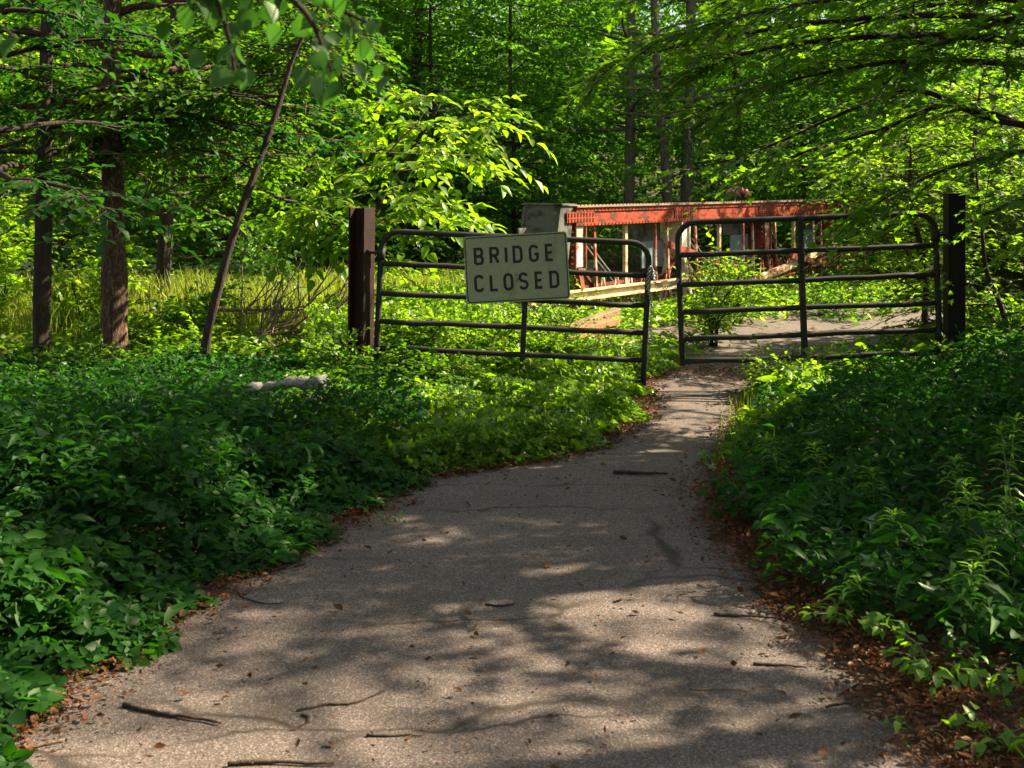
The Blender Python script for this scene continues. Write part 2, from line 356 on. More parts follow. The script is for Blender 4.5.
# ------------------------------------------------------------------ bridge
br = empty('truss_bridge', (BX, BY, 0), (0, 0, BA), label='derelict steel truss bridge with a peeling red top chord beyond the gates', cat='bridge')
SHIFT = 1.1
def chord(y0, m_):
    b = MB(); b0 = len(b.v)
    b.box((0.0, y0 - .17, 1.27), (17.6, y0 + .17, 1.53))
    b.box((-.02, y0 - .22, 1.532), (17.6, y0 + .22, 1.555), 2)          # cover plate
    for z in (1.28, 1.475): b.box((0.0, y0 - .19, z), (17.6, y0 - .172, z + .045))
    for k in range(6):
        xx = .12 + 2.95 * k
        b.box((xx - .34, y0 - .186, 1.327), (xx + .34, y0 - .172, 1.473), 0)
        for q in range(9):
            for z in (1.345, 1.375, 1.42, 1.45):
                b.box((xx - .31 + q * .075, y0 - .197, z - .009), (xx - .288 + q * .075, y0 - .187, z + .009), 1)
    for q in range(190):
        for z in (1.30, 1.50): b.box((.08 + q * .092, y0 - .199, z - .009), (.098 + q * .092, y0 - .191, z + .009), 1 if (q * 7) % 5 < 3 else 0)
        b.box((.08 + q * .092, y0 - .212, 1.556), (.10 + q * .092, y0 - .19, 1.568), 2)
    if y0: b.v = [v + np.array((SHIFT, 0, 0)) for v in b.v]
    o = b.build('top_chord', [m_, M['darkrust'], M['plate']], br)
    return o
chord(0, M['red']); chord(-5.4, M['rusty'])
POSTS = [.12 + 2.95 * k for k in range(6)]
for y0 in (0, -5.4):
    sf = SHIFT if y0 else 0.0; sgn = -1 if y0 == 0 else 1                                       # road side
    # inclined end posts
    for (xa, xb) in ((-.16 + sf, -.62 + sf), (17.76 + sf, 18.2 + sf)):
        yc = y0 - sgn * .15; b = MB(); b.beam((xa, yc, 1.565), (xb, yc, -.75), .62, .30, side=(0, 1, 0)); b.beam((xa + np.sign(xb) * 0, yc, 1.566), (xa, yc, 1.585), .68, .36, side=(0, 1, 0))
        d = np.array((xb - xa, 0, -2.17)); d /= np.linalg.norm(d)
        o2 = np.array((d[2], 0, -d[0])) * (1 if xb < 3 else -1)
        for s in (-1, 1):
            b.beam(np.array((xa, yc + s * .285, 1.5)) + o2 * .165, np.array((xb, yc + s * .285, -.7)) + o2 * .165, .05, .03, side=(0, 1, 0))
            for q in range(20):
                p = np.array((xa, yc + s * .285, 1.46)) + d * (.1 * q) + o2 * .187
                b.beam(p, p + d * .022, .022, .02, side=(0, 1, 0))
        b.build('end_post', M['greysteel'], br)
    for k, x in enumerate(POSTS):
        x += sf; b = MB()
        top = ('white', 'white', 'flaky', 'flaky', 'rusty', 'rusty')[k]
        b.box((x - .11, y0 - .16, .72), (x + .11, y0 + .16, 1.268))
        fb = MB()
        for s in (-1, 1):
            fb.box((x - .135 if s < 0 else x + .112, y0 - .19, .70), (x - .112 if s < 0 else x + .135, y0 + .19, 1.266))
            for q in range(6):
                b.box((x - .151, y0 + s * .14 - .012, .76 + q * .085), (x - .136, y0 + s * .14 + .012, .784 + q * .085))
        b.build('post_head', M[top if y0 == 0 else 'rusty'], br); fb.build('post_flange', M['rusty' if k != 1 else 'white'], br)
        b = MB()
        b.beam((x, y0 + sgn * .12, .70), (x, y0 + sgn * .42, -.9), .09, .10, side=(1, 0, 0))
        b.beam((x, y0 - sgn * .12, .70), (x, y0 - sgn * .42, -.9), .09, .10, side=(1, 0, 0))
        for q in range(7):
            z = .45 - q * .2; w = .13 + (.70 - z) * .1875
            b.beam((x, y0 - w, z), (x, y0 + w, z - .17), .05, .018, side=(1, 0, 0))
        b.build('post_leg', M['rusty' if k != 1 else 'white'], br)
        b = MB(); b.box((x - .85, y0 - sgn * .12, .58), (x - .2, y0 - sgn * .10, .98)); b.build('gusset_plate', M['bluesteel'], br)
        b = MB(); b.box((x - .95, y0 - sgn * .2, .98), (x - .18, y0 - sgn * .17, 1.268)); b.build('web_plate', M['greysteel'], br)
        if k < 5:
            b = MB(); b.beam((x + 1.35, y0 - .06, 1.268), (x + 1.35, y0 - .06, -.9), .06, .05, side=(1, 0, 0)); b.build('hanger', M['rail' if y0 == 0 else 'rusty'], br); b = MB(); b.beam((x + .62, y0 + .2, 1.268), (x + .62, y0 + .2, -.9), .09, .05, side=(1, 0, 0)); b.build('hanger', M['greysteel'], br)
            b = MB(); b.beam((x + .15, y0 + .03, 1.2), (x + 2.8, y0 + .03, -.8), .035, .02); b.beam((x + .15, y0 - .05, 1.2), (x + 2.8, y0 - .05, -.8), .03, .02)
            b.build('diagonal', M['greysteel'], br)
    b = MB(); b.box((-1.0 + sf, y0 - .15, -.98), (18.6 + sf, y0 + .15, -.72)); b.build('bottom_chord', M['rusty'], br)
b = MB(); b.box((-2.6, -5.0, -.16), (19, -.42, .012)); b.build('deck', M['deck'], br)
b = MB()
for k in range(7): b.box((.12 + 2.95 * k - .12, -4.5, -.6), (.12 + 2.95 * k + .12, -.1, -.17))
b.build('floor_beam', M['rusty'], br)
def W2B(p):                                                           # world point -> bridge coordinates
    v = np.array(p) - np.array((BX, BY, 0)); c, s = math.cos(BA), math.sin(BA)
    return np.array((v[0] * c + v[1] * s, -v[0] * s + v[1] * c, v[2]))
def on_line(pxx, pyy, off):                                           # where the sight line meets the vertical plane y = off of the bridge
    d = px(pxx, pyy, 1.0) - np.array((0, 0, CH)); o = W2B((0, 0, CH)); dd = W2B(d + np.array((BX, BY, 0)))
    t = (off - o[1]) / dd[1]; return o + dd * t
def rail(name, a, b_, m_, off=-.33, h=.14):
    q = MB(); A, B = on_line(*a, off), on_line(*b_, off)
    q.beam(A, B, .05, h); q.beam(A + np.array((0, -.05, h * .42)), B + np.array((0, -.05, h * .42)), .07, .02); q.beam(A + np.array((0, -.05, -h * .42)), B + np.array((0, -.05, -h * .42)), .07, .02)
    q.build(name, M[m_], br)
rail('guard_rail', (530, 301), (684, 282), 'rail')
rail('guard_rail', (716, 290), (824, 260), 'rusty')
rail('guard_rail', (690, 346), (808, 311), 'rusty', -.36, .12)
b = MB()
for k in range(34):
    x = .3 + .36 * k; b.beam((x, -.30, -.15), (x + .17, -.30, .56), .028, .012, side=(1, 0, 0)); b.beam((x + .36, -.315, -.15), (x + .19, -.315, .56), .028, .012, side=(1, 0, 0))
b.build('lattice_rail', M['flaky'], br)
for k, (x0, x1, z0, z1) in enumerate(((2.2, 5.2, .95, .30), (5.0, 8.6, .22, .72), (6.2, 9.5, .62, .12), (3.3, 6.0, .12, .42))):
    b = MB(); b.beam((x0, -.38 - .06 * k, z0), (x1, -.36 - .05 * k, z1), .05, .10); b.build('broken_rail', M[('rusty', 'rail', 'rusty', 'flaky')[k]], br)
for k in range(5):                                                     # thin rusted bracing of each panel
    x = .12 + 2.95 * k; b = MB()
    b.beam((x + .12, -.07, .72), (x + 1.30, -.07, -.25), .05, .03, side=(0, 1, 0)); b.beam((x + 2.83, -.09, .72), (x + 1.42, -.09, -.25), .05, .03, side=(0, 1, 0))
    b.beam((x + .15, -.05, .42), (x + 2.8, -.05, .46), .05, .04); b.build('brace', M['rusty'], br)
    for dx, lean in ((.45, .05), (2.15, -.08), (2.5, .02)):
        b = MB(); b.beam((x + dx, -.10, 1.268), (x + dx + lean, -.16, -.6), .038, .03, side=(1, 0, 0)); b.build('hanger', M['flaky'], br)
# fallen timbers at the bridge end
for k, (a, c, Y0, Y1, m_, lab) in enumerate((
        ((566, 329), (617, 311), 14.3, 15.2, 'oldplank', 'pale yellow timber leaning topmost on the heap by the bridge end'),
        ((578, 331), (616, 321), 14.2, 14.9, 'plank', 'orange brown timber in the middle of the heap by the bridge end'),
        ((572, 341), (607, 333), 13.7, 14.2, 'plank', 'short orange timber lowest in the heap by the bridge end'),
        ((612, 349), (640, 343), 13.4, 13.8, 'white', 'short pale pinkish board lying right of the heaped timbers'))):
    b = MB(); b.beam(px(*a, Y0), px(*c, Y1), .12, .075); tag(b.build('timber', M[m_], None, .008), lab, 'timber', 'fallen timbers at the bridge end')
# pink cloth caught on the far side
b = MB()
for q in range(3):
    c = px(733 + q * 5, 195 - q % 2 * 2, 24.2); b.tube([c + np.array((-.14, 0, -.02)), c + np.array((-.05, .05, .09)), c + np.array((.05, -.03, .06)), c + np.array((.15, 0, -.03))], [.02, .06, .06, .02], 7)
b.tube([px(735, 198, 24.2), px(735, 320, 24.2)], [.01, .012], 5)
tag(b.build('cloth_scrap', M['pink']), 'small pink scrap of cloth on a stick behind the red chord', 'cloth')

# ------------------------------------------------------------------ gates
GZ = [0, .2, .44, .685, .95, 1.237]; GY = 11.06; GR = .0265
def gate(name, loc, w, tilt, label, strut, hinge_left):
    r = empty(name, loc, (0, tilt, 0), label=label, cat='gate', group='tube gates across the path')
    H = GZ[-1]; c = .16; b = MB(); P = []
    P += [(0, 0, -.03), (0, 0, H - c)]
    P += [(c - c * math.cos(a), 0, H - c + c * math.sin(a)) for a in np.linspace(0, math.pi / 2, 7)[1:]]
    P += [(w - c, 0, H)] + [(w - c + c * math.sin(a), 0, H - c + c * math.cos(a)) for a in np.linspace(0, math.pi / 2, 7)[1:]]
    P += [(w, 0, -.05)]
    Q = [P[0]]
    for a, b_ in zip(P[:-1], P[1:]):
        n = max(1, int(np.linalg.norm(np.subtract(b_, a)) / .35))
        Q += [tuple(np.array(a) + (np.array(b_) - np.array(a)) * i / n) for i in range(1, n + 1)]
    b.tube(Q, GR, 10); b.build('frame', M['gate'], r)
    rg = random.Random(len(label))
    for z in GZ[:-1]:
        b = MB(); n = 9
        b.tube([(GR * .6 + (w - GR * 1.2) * i / (n - 1), rg.gauss(0, .003), z + rg.gauss(0, .004) * (0 < i < n - 1)) for i in range(n)], GR * .92, 9); b.build('rail', M['gate'], r)
    b = MB(); b.beam((strut * w, -.004, -.02), (strut * w, -.004, H + .004), .048, .066, side=(1, 0, 0)); b.build('upright_strut', M['gate'], r, .004)
    hx = 0 if hinge_left else w; sg = -1 if hinge_left else 1
    for z in (.16, H - .2):
        b = MB(); b.tube([(hx, 0, z - .05), (hx, 0, z + .05)], GR * 1.45, 9); b.tube([(hx, 0, z), (hx + sg * .14, .0, z + .012)], .013, 7); b.build('hinge', M['gate'], r)
    return r
gl = gate('tube_gate', (-1.206, GY, .198), 2.37, math.radians(2.6), 'dark tube gate sagging to the right, carrying the sign', .545, True)
gr = gate('tube_gate', (1.515, GY + .05, .268), 2.29, math.radians(-2.2), 'dark tube gate without a sign, hung on the slimmer post', .475, False)
def hpost(name, x, Y, w, top, label, m_, rot):
    b = MB(); h = w / 2; z0 = -.3; t = .02
    b.box((-h, -h, z0), (h, -h + t, top)); b.box((-h, h - t, z0), (h, h, top)); b.box((-.012, -h + t, z0), (.012, h - t, top - .004))
    o = b.build(name, M[m_], None, .003); o.location = (x, Y, 0); o.rotation_euler = (math.radians(.3), math.radians(.5), rot)
    return tag(o, label, 'post', 'gate posts')
hpost('gate_post', -1.345, GY + .02, .168, 1.64, 'thick rusty steel beam post carrying the signed gate', 'post', math.radians(62))
b = MB(); b.box((-.075, -.075, -.3), (.075, .075, 1.77)); b.box((-.035, -.082, .9), (.035, -.076, 1.0))
o = b.build('gate_post', M['darkpost'], None, .012); o.location = (3.93, GY + .05, 0); tag(o, 'slim dark square post carrying the plain gate', 'post', 'gate posts')
# chain looped round the free end of the signed gate
b = MB()
cp = catmull([px(652, 268, GY - .05), px(655, 282, GY - .06), px(664, 287, GY - .02), px(674, 284, GY - .03), px(678, 279, GY - .03)], 6)
cp2 = catmull([px(650, 266, GY - .05), px(648, 285, GY - .06), px(652, 305, GY - .05), px(651, 330, GY - .045), px(653, 344, GY - .05)], 8)
for C in (cp, cp2):
    for i in range(len(C) - 1):
        d = nrm(C[i + 1] - C[i]); s = nrm(np.cross(d, np.array((0, 1, 0)) if i % 2 else np.array((.7, .2, .6)))); c0 = (C[i] + C[i + 1]) / 2; L = np.linalg.norm(C[i + 1] - C[i]) * .72
        b.tube([c0 + d * L * math.cos(a) + s * .014 * math.sin(a) for a in np.linspace(0, 2 * math.pi, 9)], .0042, 5, cap=False)
tag(b.build('chain', M['chain']), 'pale steel chain draped between the free ends of the two gates', 'chain')

# ------------------------------------------------------------------ sign
SW, SH = .914, .594
sx, sy = (464.2 + 565 + 569.4 + 468.1) / 4, (237.5 + 232.2 + 298.1 + 303.6) / 4
sp = px(sx, sy, GY - .07)
sg = empty('road_sign', tuple(sp), (math.radians(-1), math.radians(-3.2), 0), label='dirty white rectangular sign reading BRIDGE CLOSED on the gate', cat='sign')
def rrect(w, h, r, n=6):
    out = []
    for cx, cz, a0 in ((w / 2 - r, h / 2 - r, 0), (-w / 2 + r, h / 2 - r, 90), (-w / 2 + r, -h / 2 + r, 180), (w / 2 - r, -h / 2 + r, 270)):
        for k in range(n + 1):
            a = math.radians(a0 + 90 * k / n); out.append((cx + r * math.cos(a), cz + r * math.sin(a)))
    return out
R = rrect(SW, SH, .03); n = len(R); b = MB()
b.add([(x, 0, z) for x, z in R] + [(x, .004, z) for x, z in R], [tuple(range(n))[::-1], tuple(range(n, 2 * n))] + [(i, (i + 1) % n, n + (i + 1) % n, n + i) for i in range(n)])
b.build('panel', M['sign'], sg)
def stroke(mb, P, w, y, closed=False):
    P = [np.array(p, float) for p in P]; n = len(P); L, Rr = [], []
    for i in range(n):
        a = P[i - 1] if (closed or i > 0) else None; c = P[(i + 1) % n] if (closed or i < n - 1) else None
        d1 = nrm(P[i] - a) if a is not None else nrm(c - P[i]); d2 = nrm(c - P[i]) if c is not None else d1
        n1 = np.array((-d1[1], d1[0])); n2 = np.array((-d2[1], d2[0])); m_ = nrm(n1 + n2); k = w / 2 / max(.45, m_.dot(n1))
        L.append(P[i] + m_ * k); Rr.append(P[i] - m_ * k)
    V = [(p[0], y, p[1]) for p in L] + [(p[0], y, p[1]) for p in Rr]
    mb.add(V, [(i, (i + 1) % n, n + (i + 1) % n, n + i) for i in range(n if closed else n - 1)])
def arc(cx, cz, rx, rz, a0, a1, n=10): return [(cx + rx * math.cos(math.radians(a0 + (a1 - a0) * k / n)), cz + rz * math.sin(math.radians(a0 + (a1 - a0) * k / n))) for k in range(n + 1)]
def glyph(ch, w, h):                                                  # strokes in a box centred on 0
    x, z = w / 2, h / 2
    if ch == 'I': return [([(0, -z), (0, z)], 0)]
    if ch == 'L': return [([(-x, z), (-x, -z), (x, -z)], 0)]
    if ch == 'E': return [([(x, z), (-x, z), (-x, -z), (x, -z)], 0), ([(-x, 0), (x * .75, 0)], 0)]
    if ch == 'D': return [([(-x, -z), (-x, z), (0, z)] + arc(0, z - x, x, x, 90, 0, 6)[1:] + arc(0, -z + x, x, x, 0, -90, 6) , 1)]
    if ch == 'O': return [(arc(0, z - x, x, x, 0, 180, 10) + arc(0, -z + x, x, x, 180, 360, 10), 1)]
    if ch == 'C': return [(arc(0, z - x, x, x, 15, 180, 10) + arc(0, -z + x, x, x, 180, 345, 10), 0)]
    if ch == 'G': return [(arc(0, z - x, x, x, 15, 180, 10) + arc(0, -z + x, x, x, 180, 360, 10) + [(x, -.006), (x * .1, -.006)], 0)]
    if ch == 'S': return [(arc(0, z / 2, x, z / 2, 20, 270, 12) + arc(0, -z / 2, x, z / 2, 90, -160, 12)[1:], 0)]
    if ch == 'B': return [([(-x, -z), (-x, z), (x * .3, z)] + arc(x * .3, z / 2 + .002, x * .62, z / 2, 90, -90, 8)[1:] + [(-x * .2, .002)], 0), ([(-x, 0), (x * .3, 0)] + arc(x * .3, -z / 2, x * .7, z / 2, 90, -90, 8)[1:] + [(-x, -z)], 0)]
    if ch == 'R': return [([(-x, -z), (-x, z), (x * .3, z)] + arc(x * .3, z / 2, x * .7, z / 2, 90, -90, 8)[1:] + [(-x, 0)], 0), ([(x * .05, 0), (x, -z)], 0)]
for word, xs, fz in (('BRIDGE', (.142, .292, .405, .516, .672, .822), .30), ('CLOSED', (.132, .277, .413, .559, .709, .855), .70)):
    for k, (ch, fx) in enumerate(zip(word, xs)):
        b = MB(); hgt = .155 - .025; wid = {'I': .02, 'L': .078, 'E': .076}.get(ch, .086) - .022
        for q, (P, cl) in enumerate(glyph(ch, wid, hgt)):
            stroke(b, [(p[0] + (fx - .5) * SW, p[1] + (.5 - fz) * SH) for p in P], .0245, -.0008 - .0006 * q, bool(cl))
        b.build('letter', M['black'], sg)
b = MB(); stroke(b, rrect(SW - .030, SH - .030, .028), .0085, -.0008, True); b.build('border', M['black'], sg)
for bx, bz in ((.0, .5 - .075), (-.005, .5 - .60), (.004, .5 - .665), (-.005, .5 - .70)):
    b = MB(); b.tube([(bx * SW, -.006, bz * SH), (bx * SW, 0, bz * SH)], .0065, 8); b.build('bolt', M['black'], sg)

# ------------------------------------------------------------------ trees
def tree(name, label, base, path, r0, rtop, bark, leafm, seed, nb=30, zmin=.35, blen=(1.2, 2.6), up=(.0, .5), az=None, ntw=9, twl=(.35, .8), m=9, leaf=.085,
         tmpl=None, extra=(), cat='tree', group=None, droop=.25, sides=12, twigtube=True, flat=.4, bdroop=.2, dead=0, hang=.25):
    rng = np.random.default_rng(seed)
    x0, y0 = base; z0 = float(ground(x0, y0)) - .12
    P = catmull([np.array((x0, y0, z0)) + np.array(p) for p in path], 6); n = len(P)
    R = np.linspace(1, 0, n) ** .8 * (r0 - rtop) + rtop; R[0] *= 1.35; R[1] *= 1.12
    r = empty(name, (x0, y0, z0), label=label, cat=cat, group=group)
    off = np.array((x0, y0, z0))
    bm = MB(); th = np.arange(sides) * 2 * math.pi / sides
    bmp = [1 + .10 * np.sin(3 * th + i * .3 + seed) + rng.normal(0, .05, sides) for i in range(n)]
    bm.tube(P - off, R, sides, bump=bmp)
    TP, TD, TL = [], [], []
    def limb(B, rr):
        bm.tube(B - off, np.linspace(1, .12, len(B)) * rr, 6)
        dirs = np.gradient(B, axis=0)
        L = np.linalg.norm(np.diff(B, axis=0), axis=1).sum()
        k = max(3, int(ntw * L / 1.8))
        for t in np.sort(rng.uniform(.22, 1, k)):
            i = min(int(t * (len(B) - 1)), len(B) - 2); f = t * (len(B) - 1) - i
            p = B[i] * (1 - f) + B[i + 1] * f; d = nrm(dirs[i]); sd = nrm(np.cross(d, UP)); a = rng.uniform(.4, 1.25) * rng.choice((-1, 1))
            dd = d * math.cos(a) + sd * math.sin(a) + UP * rng.normal(.05, .22)
            l = rng.uniform(*twl) * (1.1 - .35 * t)
            TP.append(p); TD.append(nrm(dd)); TL.append(l)
        TP.append(B[-2]); TD.append(nrm(dirs[-1])); TL.append(rng.uniform(*twl))
    for k in range(nb):
        t = zmin + (1 - zmin) * ((k + rng.random()) / nb); i = min(int(t * (n - 1)), n - 1)
        a = rng.uniform(*az) if az else k * 2.4 + rng.normal(0, .3)
        L = rng.uniform(*blen) * (1.15 - .55 * max(0, (t - .6) / .4)); u = rng.uniform(*up)
        h = np.array((math.sin(a), math.cos(a), 0)); s = np.linspace(0, 1, 8)[:, None]
        B = P[i] + h * L * s + UP * (u * L * s - bdroop * L * s ** 2) + np.cumsum(rng.normal(0, .03 * L / 2, (8, 3)), 0) * (s > 0)
        limb(B, max(.008, R[i] * .42))
    for pts, rr in extra: limb(catmull(pts, 4), rr)
    TP, TD, TL = np.array(TP), np.array(TD), np.array(TL)
    if twigtube:
        for p, d, l in zip(TP, TD, TL):
            s = np.linspace(0, .95, 4)[:, None]; bm.tube(p - off + d * l * s - UP * droop * l * s ** 2, [.006, .005, .004, .002], 3, cap=False)
    bm.build('trunk', M[bark], r)
    if m:
        keep = rng.random(len(TP)) >= dead
        leaf_mesh('crown', [(tmpl or T_dia(), *_rel(twig_leaves(TP[keep], TD[keep], TL[keep], m, leaf, rng, droop=droop, flat=flat, hang=hang), off), 1.0)], M[leafm], r, rng)
    return r
def _rel(t, off): return (t[0] - off, *t[1:])

def bush(name, label, x, y, rx, h, leafm, seed, n=160, m=10, leaf=.06, tmpl=None, twl=(.2, .45), cat='bush', group=None, zlow=.1, stems=9, ry=None):
    rng = np.random.default_rng(seed); ry = ry or rx; z0 = float(ground(x, y)) - .05
    r = empty(name, (x, y, z0), label=label, cat=cat, group=group)
    bm = MB(); TP, TD, TL = [], [], []
    for k in range(stems):
        a = rng.uniform(0, 6.28); q = rng.uniform(.25, 1) ** .7; e = np.array((math.cos(a) * rx * q, math.sin(a) * ry * q, h * math.sqrt(max(.05, 1 - .8 * q * q)) * rng.uniform(.75, 1.05)))
        B = catmull([(rng.normal(0, .06), rng.normal(0, .06), 0), e * np.array((.3, .3, .45)) + rng.normal(0, .04, 3), e * np.array((.7, .7, .85)) + rng.normal(0, .05, 3), e], 4)
        bm.tube(B, np.linspace(.010, .003, len(B)) * (.6 + .4 * h), 5)
        for t in rng.uniform(zlow, 1, max(2, n // stems)):
            i = min(int(t * (len(B) - 1)), len(B) - 2); d = nrm(B[i + 1] - B[i]) * .5 + rng.normal(0, .7, 3) * np.array((1, 1, .45)); l = rng.uniform(*twl)
            TP.append(B[i]); TD.append(nrm(d)); TL.append(l)
    TP, TD, TL = np.array(TP), np.array(TD), np.array(TL)
    for p, d, l in zip(TP[::2], TD[::2], TL[::2]): bm.tube([p, p + d * l * .9], [.004, .002], 3, cap=False)
    bm.build('stem', M['bark_dark'], r)
    leaf_mesh('foliage', [(tmpl or T_ovate(), *twig_leaves(TP, TD, TL, m, leaf, rng, droop=.2, flat=.45), 1.0)], M[leafm], r, rng)
    return r

# --- left side; three crowns take a leaf colour darkened for shade
tree('tree', 'slim dark straight tree left of the flaky red trunk', (-4.27, 11.3), [(0, 0, 0), (.03, 0, 1.5), (.06, 0, 3), (.12, .1, 5), (.2, .1, 8)], .085, .03, 'bark_dark', 'leaf_shaded', 11, nb=34, zmin=.34, blen=(1.1, 2.6), ntw=22, m=10, leaf=.085, tmpl=T_ovate(), up=(-.05, .35), az=(-1.9, 1.9))
tree('tree', 'tree with flaky reddish bark lit on one side, in the left thicket', (-3.78, 11.9), [(0, 0, 0), (-.01, 0, 1.6), (-.03, 0, 3.2), (.05, 0, 5.5), (.0, 0, 8.5)], .125, .04, 'bark_red', 'leaf_shaded', 12, nb=34, zmin=.34, blen=(1.2, 2.8), ntw=22, m=10, leaf=.085, tmpl=T_ovate(), up=(-.05, .35), dead=.15, az=(-1.7, 1.7))
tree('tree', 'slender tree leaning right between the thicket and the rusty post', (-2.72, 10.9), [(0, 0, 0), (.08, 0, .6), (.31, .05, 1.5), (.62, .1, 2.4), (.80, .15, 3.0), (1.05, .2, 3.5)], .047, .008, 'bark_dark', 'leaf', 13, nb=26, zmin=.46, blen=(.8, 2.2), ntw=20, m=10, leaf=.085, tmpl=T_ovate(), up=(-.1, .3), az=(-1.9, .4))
tree('tree', 'dark tree at the edge of the wood, cut by the left border', (-4.02, 9.5), [(0, 0, 0), (.05, 0, 2), (.0, 0, 4), (.1, 0, 8)], .08, .04, 'bark_dark', 'leaf_shaded', 14, nb=30, zmin=.36, blen=(1.0, 2.8), ntw=20, m=10, leaf=.085, tmpl=T_ovate(), up=(-.05, .35))
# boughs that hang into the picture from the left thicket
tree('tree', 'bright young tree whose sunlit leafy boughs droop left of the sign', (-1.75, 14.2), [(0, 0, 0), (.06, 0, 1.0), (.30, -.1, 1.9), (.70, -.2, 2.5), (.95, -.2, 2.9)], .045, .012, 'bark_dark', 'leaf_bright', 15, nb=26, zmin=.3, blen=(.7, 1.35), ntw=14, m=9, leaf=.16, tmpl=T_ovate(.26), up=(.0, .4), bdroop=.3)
tree('tree', 'broad tree at the meadow edge behind the flaky red trunk', (-5.0, 17.8), [(0, 0, 0), (.1, 0, 2), (.2, 0, 4), (.1, 0, 8)], .11, .03, 'bark_dark', 'leaf', 16, nb=44, zmin=.32, blen=(1.5, 3.0), ntw=14, m=11, leaf=.10, tmpl=T_ovate(), up=(-.1, .4))
tree('tree', 'broad green tree at the far left of the meadow', (-8.2, 17.5), [(0, 0, 0), (.1, 0, 2), (.2, 0, 4), (.1, 0, 8)], .12, .03, 'bark_dark', 'leaf_bright', 17, nb=50, zmin=.16, blen=(1.5, 3.2), ntw=16, m=11, leaf=.11, tmpl=T_ovate(), up=(-.1, .4))
# --- right side: the maple whose limbs arch over the plain gate
ex = []
def ww(pts): return [px(*p) for p in pts]
ex.append((ww([(1180, 90, 9.6), (1040, 45, 9.4), (900, 35, 9.2), (760, 50, 9.0), (690, 75, 9.0)]), .045))
ex.append((ww([(1180, 150, 9.6), (1040, 128, 9.5), (980, 115, 9.6), (915, 90, 9.6), (850, 110, 9.6), (760, 150, 9.7), (690, 170, 9.8)]), .035))
ex.append((ww([(1180, 200, 9.4), (1010, 120, 9.7), (945, 105, 9.9), (880, 130, 10.0), (810, 150, 10.1), (745, 175, 10.1)]), .03))
ex.append((ww([(1180, 60, 9.7), (1000, 18, 9.3), (820, 22, 9.1), (640, 55, 9.0), (600, 75, 9.0)]), .035))
ex.append((ww([(1200, 160, 9.2), (1040, 150, 9.3), (960, 165, 9.4), (900, 190, 9.5), (860, 215, 9.5)]), .025))
ex.append((ww([(1200, -30, 9.6), (1000, -60, 9.0), (820, -40, 8.6), (640, -15, 8.4)]), .03))
ex.append((ww([(1180, 110, 9.3), (1040, 70, 9.0), (920, 60, 8.8), (800, 78, 8.7), (700, 110, 8.7)]), .03))
ex.append((ww([(1180, 40, 9.0), (1020, 0, 8.6), (880, -5, 8.4), (760, 12, 8.4), (660, 40, 8.5)]), .03))
ex.append((ww([(1180, 10, 9.8), (1000, -25, 9.6), (840, -20, 9.5), (720, 0, 9.5)]), .03))
tree('maple_tree', 'maple whose dark limbs arch over the plain gate', (5.3, 9.6), [(0, 0, 0), (-.05, 0, 1.5), (.0, 0, 3), (.2, 0, 5), (.3, 0, 8)], .17, .05, 'bark_dark', 'leaf_maple', 21, nb=30, zmin=.35, blen=(1.4, 2.8), ntw=24, m=10, leaf=.10, tmpl=T_maple(), extra=ex, up=(-.05, .35), az=(1.3, 4.9))
tree('sapling', 'curving thin sapling right of the slim square post', (4.62, 11.6), [(0, 0, 0), (.02, 0, .35), (-.08, 0, .75), (-.22, 0, 1.1), (-.26, .0, 1.5), (-.3, .1, 2.3)], .035, .008, 'bark_dark', 'leaf_bright', 22, nb=12, zmin=.3, blen=(.4, .9), ntw=8, m=8, leaf=.075, tmpl=T_maple())
tree('young_tree', 'sunlit leafy young tree behind the slim square post', (5.0, 13.6), [(0, 0, 0), (.05, 0, 1), (.0, 0, 2), (.1, 0, 3.1)], .05, .012, 'bark_dark', 'leaf_bright', 23, nb=46, zmin=.12, blen=(.7, 1.4), ntw=22, m=9, leaf=.095, tmpl=T_maple(), up=(0, .5))
tree('young_tree', 'sunlit young tree hiding the right end of the red chord', (4.25, 13.0), [(0, 0, 0), (.05, 0, 1), (-.1, 0, 1.8), (-.1, 0, 2.4)], .04, .01, 'bark_dark', 'leaf_bright', 24, nb=32, zmin=.3, blen=(.5, 1.0), ntw=22, m=9, leaf=.085, tmpl=T_maple(), up=(0, .5))
tree('young_tree', 'bright leafy young tree at the right border behind the curving sapling', (6.2, 14.8), [(0, 0, 0), (.05, 0, 1), (.0, 0, 2), (.1, 0, 3.8)], .05, .012, 'bark_dark', 'leaf_bright', 25, nb=46, zmin=.1, blen=(.8, 1.6), ntw=20, m=9, leaf=.10, tmpl=T_maple(), up=(0, .5))
# --- trees across the creek
for k, (pxx, Y, r_, lean, lab) in enumerate(((628, 27.5, .13, .1, 'straight grey-brown trunk standing alone behind the red chord'), (672, 27.2, .12, -.5, 'left leaning pale trunk of the pair behind the red chord'),
                                           (686, 27.8, .17, .15, 'thick dark trunk of the pair behind the red chord'))):
    tree('tree', lab, ((pxx - 512) / FPX * Y, Y), [(0, 0, 0), (lean * .3, 0, 2.5), (lean * .7, 0, 5), (lean, 0, 13)], r_, .06, 'bark_grey', 'leaf_forest', 31 + k, nb=26, zmin=.44, blen=(1.6, 3.2), ntw=10, twl=(.6, 1.3), m=12, leaf=.13, group='trunks behind the bridge', twigtube=False, sides=10)

